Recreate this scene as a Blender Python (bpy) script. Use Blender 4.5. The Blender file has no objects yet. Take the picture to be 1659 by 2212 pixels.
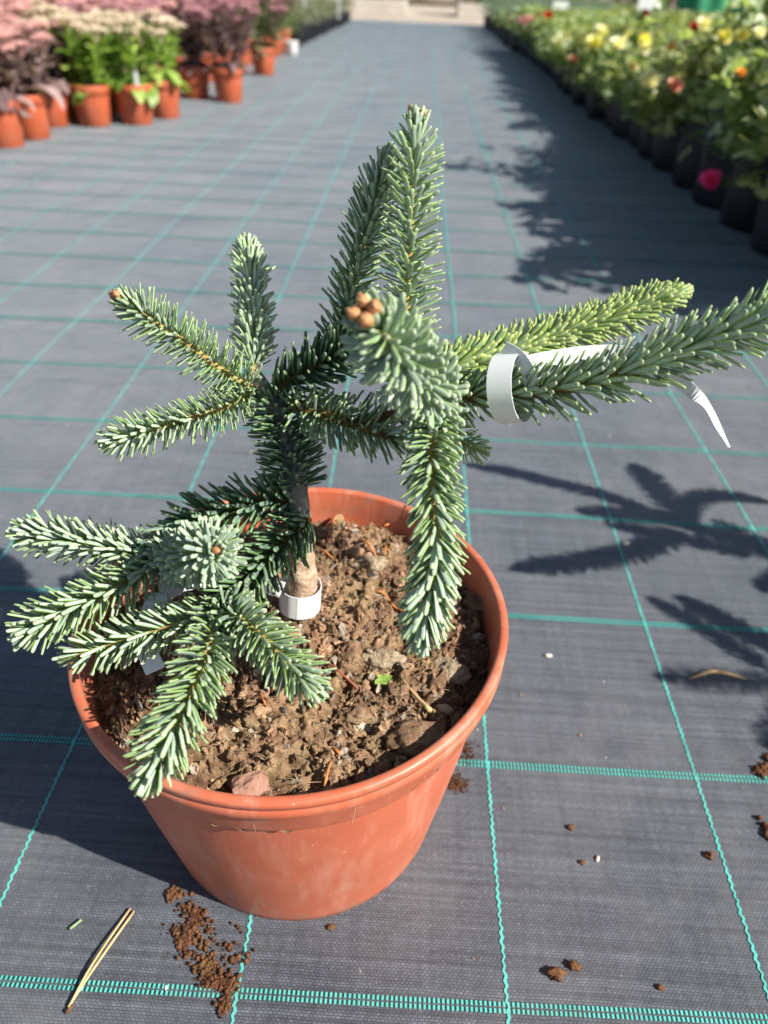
import bpy, math, random
import numpy as np
from mathutils import Vector, Matrix
from mathutils.bvhtree import BVHTree
random.seed(7); RNG = np.random.default_rng(11)
S = bpy.context.scene; COL = S.collection
# ------------------------------------------------------------------ camera
CAM_POS = Vector((0, 0, 0.4606))
cam = bpy.data.cameras.new('camera'); camo = bpy.data.objects.new('camera', cam); COL.objects.link(camo)
RT, UP, FW = Vector((0.998371, 0.045521, 0.03441)), Vector((-0.054599, 0.586761, 0.807917)), Vector((-0.016587, 0.80848, -0.588291))
m = Matrix((RT, UP, -FW)).transposed().to_4x4(); m.translation = CAM_POS
camo.matrix_world = m
cam.sensor_fit = 'HORIZONTAL'; cam.sensor_width = 36; cam.lens = 36*1594.9/1659
cam.clip_start = .02; cam.clip_end = 500
cam.dof.use_dof = True; cam.dof.focus_distance = .365; cam.dof.aperture_fstop = 34.6/3.8
S.camera = camo
# ------------------------------------------------------------------ light
SUN_AZ = math.radians(115); SUN_EL = math.radians(41)
w = bpy.data.worlds.new('World'); S.world = w; w.use_nodes = True
nt = w.node_tree; bg = nt.nodes['Background']
sk = nt.nodes.new('ShaderNodeTexSky'); sk.sky_type = 'NISHITA'; sk.sun_disc = False
sk.sun_elevation = SUN_EL; sk.sun_rotation = SUN_AZ
nt.links.new(sk.outputs[0], bg.inputs[0]); bg.inputs[1].default_value = .062
sl = bpy.data.lights.new('sun', 'SUN'); sl.energy = 5.0; sl.angle = math.radians(.53); sl.color = (1, .95, .87)
so = bpy.data.objects.new('sun', sl); COL.objects.link(so)
sd = Vector((math.sin(SUN_AZ)*math.cos(SUN_EL), math.cos(SUN_AZ)*math.cos(SUN_EL), math.sin(SUN_EL)))
so.rotation_euler = sd.to_track_quat('Z', 'Y').to_euler(); so.location = (3, -2, 4)
S.view_settings.view_transform = 'Standard'; S.view_settings.look = 'None'
S.view_settings.gamma = 1; S.view_settings.exposure = .80
S.view_settings.use_curve_mapping = False
S.render.engine = 'CYCLES'; S.cycles.use_denoising = True
S.cycles.max_bounces = 8; S.cycles.transparent_max_bounces = 8

# ------------------------------------------------------------------ helpers
def hsh(i, j, k, seed):
    n = (i*374761393 + j*668265263 + k*2147483647*3 + seed*1274126177) & 0xffffffff
    n = ((n ^ (n >> 13))*1274126177) & 0xffffffff
    n = ((n ^ (n >> 16))*2246822519) & 0xffffffff
    return ((n ^ (n >> 15)) & 0xffffff)/float(0xffffff)
def vnoise(P, seed=0):
    P = np.asarray(P, float); I = np.floor(P).astype(np.int64); F = P-I; F = F*F*(3-2*F)
    o = 0
    for dx in (0, 1):
        for dy in (0, 1):
            for dz in (0, 1):
                wgt = (F[..., 0] if dx else 1-F[..., 0])*(F[..., 1] if dy else 1-F[..., 1])*(F[..., 2] if dz else 1-F[..., 2])
                o = o+wgt*hsh(I[..., 0]+dx, I[..., 1]+dy, I[..., 2]+dz, seed)
    return o*2-1
def fbm(P, oct=4, seed=0):
    P = np.asarray(P, float); s = 0; a = 1
    for o in range(oct):
        s = s+a*vnoise(P*(2**o), seed+o*17); a *= .5
    return s
def V(a): return np.asarray(a, float)
def unit(a): a = V(a); return a/max(1e-12, np.linalg.norm(a))

class MB:
    def __init__(s): s.v = []; s.f = []; s.c = []; s.mi = []; s.n = 0
    def add(s, v, f, c=None, mi=0):
        v = V(v); s.v.append(v)
        s.f += [tuple(int(i)+s.n for i in q) for q in f]
        s.mi += [mi]*len(f)
        s.c.append(np.tile([.5, .5, .5, 1.], (len(v), 1)) if c is None else (np.tile(V(c), (len(v), 1)) if np.ndim(c) == 1 else V(c)))
        s.n += len(v)
    def mesh(s, name, mats, smooth=True):
        me = bpy.data.meshes.new(name)
        v = np.concatenate(s.v) if s.v else np.zeros((0, 3))
        me.from_pydata(v.tolist(), [], s.f)
        a = me.color_attributes.new('tint', 'FLOAT_COLOR', 'POINT')
        a.data.foreach_set('color', np.concatenate(s.c).astype(np.float32).ravel())
        for mm in (mats if isinstance(mats, (list, tuple)) else [mats]): me.materials.append(mm)
        me.polygons.foreach_set('material_index', s.mi)
        me.polygons.foreach_set('use_smooth', [bool(smooth)]*len(me.polygons))
        me.update(); return me
    def build(s, name, mats, parent=None, smooth=True, loc=None):
        return link(name, s.mesh(name, mats, smooth), parent, loc)
def link(name, me, parent=None, loc=None):
    o = bpy.data.objects.new(name, me); COL.objects.link(o)
    if parent is not None: o.parent = parent
    if loc is not None: o.location = loc
    return o
def empty(name, loc=(0, 0, 0), rz=0):
    o = bpy.data.objects.new(name, None); COL.objects.link(o); o.location = loc; o.rotation_euler.z = rz
    o.empty_display_size = .05
    return o
def tag(o, label=None, cat=None, group=None, kind=None):
    if label: o['label'] = label
    if cat: o['category'] = cat
    if group: o['group'] = group
    if kind: o['kind'] = kind
    return o
def copy_tree(o, parent=None):
    c = o.copy(); COL.objects.link(c); c.parent = parent
    for ch in list(o.children): copy_tree(ch, c)
    return c

def frame(t):
    t = unit(t); a = V((0, 0, 1)) if abs(t[2]) < .9 else V((1, 0, 0))
    x = unit(np.cross(a, t)); return x, np.cross(t, x)
def tube(pts, rad, seg=8, cap=True, noise=0, seed=0, c=None):
    pts = V(pts); n = len(pts); rad = np.broadcast_to(V(rad), (n,))
    v = []; x = None
    for i in range(n):
        t = unit(pts[min(i+1, n-1)]-pts[max(i-1, 0)])
        if x is None: x, y = frame(t)
        else: x = unit(x-t*np.dot(x, t)); y = np.cross(t, x)
        for k in range(seg):
            a = 2*math.pi*k/seg; r = rad[i]
            p = pts[i]+r*(math.cos(a)*x+math.sin(a)*y); v.append(p)
    v = V(v)
    if noise:
        nn = fbm(v*180, 3, seed)[:, None]; ctr = np.repeat(pts, seg, 0); v = v+(v-ctr)*nn*noise
    f = [(i*seg+k, i*seg+(k+1) % seg, (i+1)*seg+(k+1) % seg, (i+1)*seg+k) for i in range(n-1) for k in range(seg)]
    if cap: f += [tuple(range(seg))[::-1], tuple((n-1)*seg+k for k in range(seg))]
    return v, f
def lathe(prof, seg=48, zfun=None, closed=False):
    v = []; f = []; n = len(prof)
    for r, z in prof:
        for k in range(seg):
            a = 2*math.pi*k/seg; v.append((r*math.cos(a), r*math.sin(a), z))
    f = [(i*seg+k, i*seg+(k+1) % seg, (i+1)*seg+(k+1) % seg, (i+1)*seg+k) for i in range(n-1) for k in range(seg)]
    return V(v), f
def spline(P, n):
    P = V(P); 
    if len(P) == 2: return P[0]+(P[1]-P[0])*np.linspace(0, 1, n)[:, None]
    Q = np.vstack([2*P[0]-P[1], P, 2*P[-1]-P[-2]]); out = []
    L = len(P)-1
    for u in np.linspace(0, L-1e-9, n):
        i = int(u); t = u-i; p0, p1, p2, p3 = Q[i:i+4]
        out.append(.5*((2*p1)+(-p0+p2)*t+(2*p0-5*p1+4*p2-p3)*t*t+(-p0+3*p1-3*p2+p3)*t**3))
    return V(out)
ICO = {}
def ico(sub=1):
    if sub not in ICO:
        import bmesh
        b = bmesh.new(); bmesh.ops.create_icosphere(b, subdivisions=sub, radius=1)
        b.verts.ensure_lookup_table()
        ICO[sub] = (V([v.co[:] for v in b.verts]), [tuple(v.index for v in f.verts) for f in b.faces]); b.free()
    return ICO[sub]
def rock(r, sub=3, amp=.25, seed=0, sc=(1, 1, 1), fr=1.6):
    v, f = ico(sub); d = 1+amp*fbm(v*fr+seed*3.1, 4, seed)
    return v*d[:, None]*V(sc)*r, f
def rotm(rx, ry, rz): 
    from mathutils import Euler
    return np.array(Euler((rx, ry, rz)).to_matrix())

# ------------------------------------------------------------------ materials
def mat(name, rough=.6, spec=.5):
    m = bpy.data.materials.new(name); m.use_nodes = True
    b = m.node_tree.nodes['Principled BSDF']; b.inputs['Roughness'].default_value = rough
    b.inputs['Specular IOR Level'].default_value = spec
    return m, m.node_tree, b
def nd(t, ty, **k):
    n = t.nodes.new(ty)
    for a, v in k.items(): setattr(n, a, v)
    return n
def coords(t, kind='Object'): return nd(t, 'ShaderNodeTexCoord').outputs[kind]
def noise(t, scale, detail=4, rough=.55, vec=None):
    n = nd(t, 'ShaderNodeTexNoise'); n.inputs['Scale'].default_value = scale; n.inputs['Detail'].default_value = detail
    n.inputs['Roughness'].default_value = rough
    t.links.new(vec if vec is not None else coords(t), n.inputs['Vector']); return n.outputs['Fac']
def ramp(t, fac, stops):
    r = nd(t, 'ShaderNodeValToRGB'); e = r.color_ramp.elements
    while len(e) < len(stops): e.new(.5)
    for q, (p, c) in zip(e, stops): q.position = p; q.color = (*c, 1) if len(c) == 3 else c
    t.links.new(fac, r.inputs[0]); return r.outputs[0]
def mix(t, fac, a, b, mode='MIX'):
    n = nd(t, 'ShaderNodeMix', data_type='RGBA', blend_type=mode)
    for k, x in ((0, fac), (6, a), (7, b)):
        if isinstance(x, (int, float)): n.inputs[k].default_value = x
        elif isinstance(x, tuple): n.inputs[k].default_value = (*x, 1) if len(x) == 3 else x
        else: t.links.new(x, n.inputs[k])
    return n.outputs[2]
def math_(t, op, a, b=None, clamp=False):
    n = nd(t, 'ShaderNodeMath', operation=op, use_clamp=clamp)
    for k, x in ((0, a), (1, b)):
        if x is None: continue
        if isinstance(x, (int, float)): n.inputs[k].default_value = x
        else: t.links.new(x, n.inputs[k])
    return n.outputs[0]
def bump(t, b, h, strength=.5, dist=.001, prev=None):
    n = nd(t, 'ShaderNodeBump'); n.inputs['Strength'].default_value = strength; n.inputs['Distance'].default_value = dist
    t.links.new(h, n.inputs['Height'])
    if prev is not None: t.links.new(prev, n.inputs['Normal'])
    t.links.new(n.outputs[0], b.inputs['Normal']); return n.outputs[0]
def attr(t):
    a = nd(t, 'ShaderNodeAttribute', attribute_name='tint'); s = nd(t, 'ShaderNodeSeparateColor')
    t.links.new(a.outputs['Color'], s.inputs[0]); return a, s.outputs
def setc(t, b, c): 
    if isinstance(c, tuple): b.inputs['Base Color'].default_value = (*c, 1)
    else: t.links.new(c, b.inputs['Base Color'])

def fabric_mat():
    m, t, b = mat('woven_fabric', .55, .45)
    co = coords(t)
    wob = nd(t, 'ShaderNodeVectorMath', operation='ADD')
    nz = nd(t, 'ShaderNodeTexNoise'); nz.inputs['Scale'].default_value = 9; nz.inputs['Detail'].default_value = 3
    t.links.new(co, nz.inputs['Vector'])
    sc = nd(t, 'ShaderNodeVectorMath', operation='SCALE'); sc.inputs['Scale'].default_value = .006
    t.links.new(nz.outputs['Color'], sc.inputs[0]); t.links.new(co, wob.inputs[0]); t.links.new(sc.outputs[0], wob.inputs[1])
    br = nd(t, 'ShaderNodeTexBrick'); br.offset = .5
    br.inputs['Scale'].default_value = 1; br.inputs['Brick Width'].default_value = .0025; br.inputs['Row Height'].default_value = .0016
    br.inputs['Mortar Size'].default_value = .00026; br.inputs['Mortar Smooth'].default_value = .6
    br.inputs['Color1'].default_value = (.084, .095, .120, 1); br.inputs['Color2'].default_value = (.055, .063, .081, 1)
    br.inputs['Mortar'].default_value = (.017, .018, .023, 1)
    t.links.new(wob.outputs[0], br.inputs['Vector'])
    # streaks along the weft and dust
    mp = nd(t, 'ShaderNodeMapping'); mp.inputs['Scale'].default_value = (3, 260, 1); t.links.new(co, mp.inputs[0])
    st = noise(t, 1, 3, .6, mp.outputs[0])
    mp2 = nd(t, 'ShaderNodeMapping'); mp2.inputs['Scale'].default_value = (220, 4, 1); t.links.new(co, mp2.inputs[0])
    st2 = noise(t, 1, 2, .6, mp2.outputs[0])
    c = mix(t, 1., br.outputs[0], ramp(t, st, [(.3, (.55, .56, .58)), (.7, (1.5, 1.48, 1.44))]), 'MULTIPLY')
    c = mix(t, 1., c, ramp(t, st2, [(.3, (.82, .82, .82)), (.7, (1.18, 1.18, 1.17))]), 'MULTIPLY')
    d1 = noise(t, 3.2, 6, .62); d2 = noise(t, 24, 5, .65)
    dust = math_(t, 'MULTIPLY', ramp(t, d1, [(.40, (0, 0, 0)), (.68, (1, 1, 1))]), ramp(t, d2, [(.3, (.2,)*3), (.75, (1, 1, 1))]))
    c = mix(t, math_(t, 'MULTIPLY', dust, .55), c, (.21, .205, .20))
    sp = noise(t, 420, 2, .5)
    c = mix(t, ramp(t, sp, [(.71, (0, 0, 0)), (.76, (.7,)*3)]), c, (.30, .26, .21))
    setc(t, b, c)
    b.inputs['Sheen Weight'].default_value = .34; b.inputs['Sheen Tint'].default_value = (.85, .93, 1, 1); b.inputs['Sheen Roughness'].default_value = .5
    n1 = bump(t, b, br.outputs['Fac'], .5, -.0006)
    n2 = bump(t, b, noise(t, 5, 4, .5), .6, .03, n1)
    bump(t, b, st, .25, .0012, n2)
    t.links.new(ramp(t, d2, [(.2, (.42,)*3), (.8, (.66,)*3)]), b.inputs['Roughness'])
    return m
def stripe_mat(dash):
    m, t, b = mat('green_yarn', .45, .4)
    co = coords(t); sx = nd(t, 'ShaderNodeSeparateXYZ'); t.links.new(co, sx.inputs[0])
    c = (.03, .50, .42)
    nn = noise(t, 30, 4, .6)
    col = ramp(t, nn, [(.3, (.06, .38, .33)), (.7, (.13, .56, .49))])
    if dash:
        k = math_(t, 'MODULO', math_(t, 'ADD', math_(t, 'ADD', sx.outputs[0], math_(t, 'MULTIPLY', nn, .0012)), 20.), .0026)
        k = math_(t, 'MULTIPLY', k, 1/.0026)
        col = mix(t, ramp(t, k, [(.0, (0,)*3), (.10, (1,)*3), (.48, (1,)*3), (.58, (0,)*3)]), (.022, .03, .034), col)
    dirt = ramp(t, noise(t, 14, 4, .7), [(.5, (0,)*3), (.8, (.35,)*3)])
    setc(t, b, mix(t, dirt, col, (.2, .17, .14)))
    return m
def needle_mat(name, edge, face, under, tipc):
    m, t, b = mat(name, .40, .5)
    a, s = attr(t)
    pale = noise(t, 260, 3, .6)
    oi = nd(t, 'ShaderNodeObjectInfo')
    s0 = math_(t, 'ABSOLUTE', math_(t, 'SUBTRACT', math_(t, 'MULTIPLY', s[0], 2.), 1.))
    f = ramp(t, s0, [(.0, tuple(x*.55 for x in face)), (.07, tuple(x*.62 for x in face)), (.20, tuple(x*1.12 for x in face)), (.48, face), (.74, edge)])
    f2 = ramp(t, s0, [(0, edge), (.16, under), (.5, under), (.72, edge)])
    c = mix(t, s[2], f2, f)
    c = mix(t, ramp(t, s[1], [(.82, (0,)*3), (1., (.75,)*3)]), c, tipc)
    c = mix(t, ramp(t, s[1], [(.0, (.85,)*3), (.22, (0,)*3)]), c, edge)
    c = mix(t, 1., c, ramp(t, pale, [(.25, (.72,)*3), (.75, (1.22,)*3)]), 'MULTIPLY')
    c = mix(t, 1., c, ramp(t, a.outputs['Alpha'], [(0., (.72, .74, .78)), (1., (1.18, 1.14, 1.05))]), 'MULTIPLY')
    setc(t, b, c)
    b.inputs['Subsurface Weight'].default_value = .12; b.inputs['Subsurface Radius'].default_value = (.0006, .0010, .0004); b.inputs['Subsurface Scale'].default_value = 1
    return m
def leaf_mat(name, c0, c1, trans=.25, rough=.45, spec=.5):
    m, t, b = mat(name, rough, spec); a, s = attr(t)
    c = ramp(t, s[0], [(0, c0), (1, c1)])
    c = mix(t, 1., c, ramp(t, noise(t, 90, 3), [(.3, (.8,)*3), (.7, (1.2,)*3)]), 'MULTIPLY')
    setc(t, b, c)
    tr = nd(t, 'ShaderNodeBsdfTranslucent'); t.links.new(mix(t, 1., c, (1.5, 1.6, .7), 'MULTIPLY'), tr.inputs[0])
    mx = nd(t, 'ShaderNodeMixShader'); mx.inputs[0].default_value = trans
    t.links.new(b.outputs[0], mx.inputs[1]); t.links.new(tr.outputs[0], mx.inputs[2])
    t.links.new(mx.outputs[0], t.nodes['Material Output'].inputs['Surface'])
    return m
def simple(name, c0, c1, scale=60, rough=.6, spec=.4, bmp=0, bd=.001, detail=5):
    m, t, b = mat(name, rough, spec); n = noise(t, scale, detail, .6)
    setc(t, b, ramp(t, n, [(.3, c0), (.7, c1)]))
    if bmp: bump(t, b, noise(t, scale*2.5, 5, .6), bmp, bd)
    return m
def terracotta(name, c0, c1, dirtamt=.5):
    m, t, b = mat(name, .42, .5)
    n = noise(t, 26, 6, .65)
    c = ramp(t, n, [(.3, c0), (.72, c1)])
    mp = nd(t, 'ShaderNodeMapping'); mp.inputs['Scale'].default_value = (60, 60, 9); t.links.new(coords(t), mp.inputs[0])
    scf = noise(t, 1, 5, .7, mp.outputs[0])
    c = mix(t, math_(t, 'MULTIPLY', ramp(t, scf, [(.5, (0,)*3), (.78, (1,)*3)]), dirtamt*.55), c, (.62, .36, .27))
    big = noise(t, 7, 5, .6)
    c = mix(t, math_(t, 'MULTIPLY', ramp(t, big, [(.45, (0,)*3), (.75, (1,)*3)]), dirtamt*.45), c, (.34, .10, .05))
    sp = noise(t, 330, 2, .5)
    c = mix(t, ramp(t, sp, [(.74, (0,)*3), (.77, (dirtamt,)*3)]), c, (.66, .47, .38))
    sxz = nd(t, 'ShaderNodeSeparateXYZ'); t.links.new(coords(t), sxz.inputs[0])
    low = math_(t, 'MULTIPLY', ramp(t, math_(t, 'MULTIPLY', sxz.outputs[2], 6.), [(.0, (1,)*3), (.28, (.15,)*3), (.82, (.1,)*3), (1., (.75,)*3)]), ramp(t, noise(t, 75, 6, .75), [(.5, (0,)*3), (.66, (.75,)*3)]))
    c = mix(t, math_(t, 'MULTIPLY', low, dirtamt), c, (.30, .19, .125))
    mps = nd(t, 'ShaderNodeMapping'); mps.inputs['Scale'].default_value = (14, 14, 420); mps.inputs['Rotation'].default_value = (.5, .35, 0); t.links.new(coords(t), mps.inputs[0])
    c = mix(t, math_(t, 'MULTIPLY', ramp(t, noise(t, 1, 2, .5, mps.outputs[0]), [(.70, (0,)*3), (.74, (.5,)*3)]), dirtamt*.6), c, (.70, .42, .32))
    setc(t, b, c)
    t.links.new(ramp(t, scf, [(.3, (.34,)*3), (.75, (.62,)*3)]), b.inputs['Roughness'])
    bump(t, b, n, .12, .001)
    b.inputs['Subsurface Weight'].default_value = .10; b.inputs['Subsurface Radius'].default_value = (.004, .0012, .0006); b.inputs['Subsurface Scale'].default_value = 1
    return m
def soil_mat(name, light=1., hue=(1, 1, 1)):
    m, t, b = mat(name, .95, .15); a, s = attr(t)
    n1 = noise(t, 120, 6, .7); n2 = noise(t, 700, 4, .65); n3 = noise(t, 45, 4, .6)
    c = ramp(t, n1, [(.25, (.05*light, .028*light, .018*light)), (.5, (.17*light, .105*light, .068*light)), (.75, (.33*light, .225*light, .15*light))])
    c = mix(t, ramp(t, n3, [(.42, (0,)*3), (.7, (.55,)*3)]), c, (.20*light, .165*light, .085*light))
    c = mix(t, ramp(t, n2, [(.60, (0,)*3), (.72, (.7,)*3)]), c, (.42, .35, .28))
    c = mix(t, s[1], c, (.48, .44, .38))
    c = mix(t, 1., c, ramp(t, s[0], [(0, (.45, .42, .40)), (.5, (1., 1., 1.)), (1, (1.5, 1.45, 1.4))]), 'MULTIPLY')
    setc(t, b, mix(t, 1., c, hue, 'MULTIPLY'))
    q = bump(t, b, n1, .8, .004); q = bump(t, b, n2, .8, .0012, q); bump(t, b, noise(t, 1900, 3, .7), .8, .0006, q)
    return m
M = {}
M['fabric'] = fabric_mat(); M['dash'] = stripe_mat(True); M['yarn'] = stripe_mat(False)
M['n_blue'] = needle_mat('glaucous_needle', (.22, .355, .095), (.275, .36, .335), (.46, .56, .50), (.38, .46, .24))
M['n_silver'] = needle_mat('sunlit_silvery_needle', (.27, .41, .17), (.38, .48, .43), (.50, .60, .52), (.42, .50, .30))  # paler copy of the glaucous needle, sunlit look put into the colour
M['n_yel'] = needle_mat('yellow_edged_needle', (.25, .37, .06), (.12, .23, .135), (.28, .39, .24), (.46, .50, .14))
M['n_dark'] = needle_mat('shaded_needle', (.10, .20, .055), (.090, .165, .145), (.22, .31, .27), (.24, .33, .17))  # darker copy of the glaucous needle, shade on inner shoots put into the colour
M['twig'] = simple('fir_twig', (.10, .055, .025), (.30, .17, .06), 300, .8, .2, .4)
M['twig_green'] = simple('young_fir_twig', (.26, .15, .05), (.46, .33, .11), 260, .7, .2, .3)
M['bark'] = simple('fir_bark', (.13, .115, .095), (.34, .31, .27), 220, .9, .2, .8, .0015)
M['bark_pale'] = simple('peeling_bark', (.30, .19, .12), (.62, .47, .34), 150, .85, .2, .9, .002)
M['bud'] = simple('resin_bud', (.30, .12, .045), (.62, .33, .14), 520, .5, .4, .7, .0008)
M['pot'] = terracotta('terracotta_plastic', (.46, .105, .048), (.56, .15, .075), 1.)
M['pot_far'] = terracotta('terracotta_pot', (.44, .085, .030), (.54, .125, .050), .5)
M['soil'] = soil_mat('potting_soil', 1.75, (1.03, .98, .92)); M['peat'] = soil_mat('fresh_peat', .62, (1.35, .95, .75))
M['tag'] = simple('white_plastic', (.74, .76, .76), (.82, .83, .82), 20, .38, .5)
M['needle_dry'] = simple('dry_needle', (.42, .13, .03), (.62, .24, .07), 120, .6, .3)
M['straw'] = simple('dry_straw', (.50, .32, .13), (.70, .50, .25), 90, .55, .4)
M['stone_red'] = simple('reddish_stone', (.26, .13, .09), (.40, .23, .17), 90, .9, .2, .7, .002)
M['clod'] = simple('mossy_clod', (.26, .19, .11), (.58, .46, .32), 260, .95, .1, 1., .003)
M['crumb_dark'] = simple('dark_crumb', (.10, .05, .025), (.26, .13, .065), 300, .95, .1, 1., .002)
M['sprout'] = leaf_mat('sprout_leaf', (.22, .36, .06), (.36, .5, .12))
M['pale'] = simple('pale_chaff', (.55, .48, .36), (.75, .68, .55), 200, .7, .3)
M['black_pot'] = simple('black_plastic', (.006, .007, .009), (.016, .017, .021), 18, .5, .4)
M['white_pot'] = simple('white_pot', (.7, .7, .68), (.8, .8, .78), 18, .5, .4)
M['rose_leaf'] = leaf_mat('rose_leaf', (.13, .20, .065), (.46, .53, .25), .38, .36, .7)
M['rose_young'] = leaf_mat('young_rose_leaf', (.18, .22, .06), (.44, .46, .18), .25, .4, .6)
M['grey_leaf'] = leaf_mat('grey_leaf', (.10, .15, .09), (.26, .33, .23), .2, .6, .3)
M['hedge'] = leaf_mat('hedge_leaf', (.04, .09, .015), (.20, .29, .06), .25, .5)
M['rose_stem'] = simple('rose_stem', (.07, .09, .03), (.16, .13, .06), 90, .6)
M['sed_green'] = leaf_mat('green_fleshy_leaf', (.15, .27, .045), (.42, .54, .13), .25, .45)
M['sed_purple'] = leaf_mat('purple_fleshy_leaf', (.14, .09, .09), (.40, .28, .27), .18, .42)
M['sed_dark'] = leaf_mat('dark_fleshy_leaf', (.13, .085, .09), (.33, .215, .225), .18, .45)
M['sed_mid'] = leaf_mat('mauve_green_leaf', (.10, .13, .06), (.26, .26, .15), .2, .45)
M['fl_cream'] = leaf_mat('cream_floret', (.56, .44, .31), (.86, .74, .58), .2, .8, .1)
M['fl_pink'] = leaf_mat('dusty_pink_floret', (.50, .23, .22), (.84, .52, .47), .2, .8, .1)
M['fl_dark'] = leaf_mat('plum_floret', (.30, .13, .15), (.60, .32, .33), .15, .8, .1)
M['fl_magenta'] = leaf_mat('magenta_floret', (.42, .09, .20), (.66, .24, .38), .2, .8, .1)
for k, a, b_ in (('pink', (.80, .03, .22), (.92, .12, .38)), ('yellow', (.85, .74, .22), (.95, .9, .45)), ('cream', (.85, .78, .58), (.92, .88, .75)),
                 ('salmon', (.82, .33, .22), (.92, .55, .42)), ('red', (.42, .015, .02), (.62, .03, .04)), ('orange', (.82, .36, .08), (.92, .55, .15)),
                 ('violet', (.16, .06, .30), (.30, .14, .44)), ('rosy', (.68, .26, .40), (.82, .45, .55))):
    M['p_'+k] = leaf_mat(k+'_petal', a, b_, .3, .55, .3)
M['gravel'] = simple('pale_gravel', (.33, .27, .21), (.62, .54, .45), 9, .95, .1, .8, .05)
M['earth'] = simple('bare_earth', (.16, .12, .08), (.30, .24, .17), 3, .95, .1, .6, .05)
M['concrete'] = simple('concrete', (.50, .45, .38), (.64, .59, .51), 5, .9, .2, .4, .01)
M['timber'] = simple('grey_timber', (.22, .19, .16), (.36, .31, .26), 9, .85, .2, .4, .01)
M['net'] = simple('green_net', (.015, .17, .075), (.05, .29, .14), 14, .7, .3)
M['sign'] = simple('cream_board', (.74, .68, .52), (.82, .76, .60), 14, .5, .4)

# ------------------------------------------------------------------ ground
def gz(x, y):
    P = np.stack([np.asarray(x)*3.1, np.asarray(y)*3.1, np.zeros_like(np.asarray(x, float))+.5], -1)
    return .0022*fbm(P, 2, 5)
def grid_axis(lo, hi, dense_lo, dense_hi, ds, cs):
    a = list(np.arange(dense_lo, dense_hi, ds))
    return np.array(sorted(set(list(np.arange(lo, dense_lo, cs))+a+list(np.arange(dense_hi, hi+1e-6, cs)))))
xs = grid_axis(-7.1, 7.1, -1.1, 1.1, .02, .1); ys = grid_axis(-1.5, 10.9, 0, 2., .02, .1)
X, Y = np.meshgrid(xs, ys); Z = gz(X, Y)
mb = MB(); nx = len(xs)
vv = np.stack([X.ravel(), Y.ravel(), Z.ravel()], -1)
ff = [(j*nx+i, j*nx+i+1, (j+1)*nx+i+1, (j+1)*nx+i) for j in range(len(ys)-1) for i in range(nx-1)]
mb.add(vv, ff); ground = mb.build('ground_fabric', M['fabric']); tag(ground, kind='structure')
ground['label'] = 'black woven ground cover fabric with a green grid of stripes'
def wobx(y, k): return .0035*fbm(np.stack([y*2.3, 0*y+k*7.7, 0*y+.3], -1), 2, 9)
def woby(x, k): return .0045*fbm(np.stack([x*2.0, 0*x+k*5.3, 0*x+.7], -1), 2, 21)
def ribbon(name, L, R, m):
    n = len(L); mbr = MB(); v = np.concatenate([L, R])
    mbr.add(v, [(i, n+i, n+i+1, i+1) for i in range(n-1)]); return mbr
YE = np.concatenate([np.arange(0, 1.1, .00125), np.arange(1.1, 10.85, .03)])
for k in range(-22, 23):
    y = YE if -5 <= k <= 5 else np.arange(.6, 10.85, .03)
    amp = np.where(y < 1.05, .0006*np.clip((1.05-y)/.4, 0, 1), 0)
    ph = np.cumsum(np.concatenate([[0], np.diff(y)]))*2*math.pi/.0052
    x = .0762+.15*k+wobx(y, k)+amp*(np.sin(ph)+.35*np.sin(ph*.37+k))
    hw = .00078+.00018*np.sin(ph*.23)+.0008*np.clip((y-.7)/2, 0, 1)
    z = gz(x, y)+.0006+.0012*np.clip((y-.9)/.3, 0, 1)
    mbr = ribbon('stripe', np.stack([x-hw, y, z], -1), np.stack([x+hw, y, z], -1), None)
    mbr.build('stripe', M['yarn'], ground)
for k in range(-1, 69):
    x = np.arange(-1.6, 1.6, .02) if k < 12 else np.arange(-3.2, 3.2, .06)
    y = .1732+.1554*k+.0052*x+woby(x, k)
    mbr = MB()
    for s in (-1, 1):
        yc = y+s*.00165; z = gz(x, yc)+(.0005 if k < 6 else .0014); n = len(x)
        v = np.concatenate([np.stack([x, yc-(.00118 if k < 6 else .0016), z], -1), np.stack([x, yc+(.00118 if k < 6 else .0016), z], -1)])
        mbr.add(v, [(i, i+1, n+i+1, n+i) for i in range(n-1)])
    mbr.build('stripe', M['dash'], ground)
mb = MB(); mb.add([(-150, -150, -.02), (150, -150, -.02), (150, 200, -.02), (-150, 200, -.02)], [(0, 1, 2, 3)])
tag(mb.build('terrain', M['earth']), 'bare earth around the nursery', kind='structure')
mb = MB(); mb.add([(-9, 10.9, -.006), (9, 10.9, -.006), (9, 17.5, -.006), (-9, 17.5, -.006)], [(0, 1, 2, 3)])
tag(mb.build('gravel_path', M['gravel']), 'pale gravel path crossing beyond the fabric', kind='structure')

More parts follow.
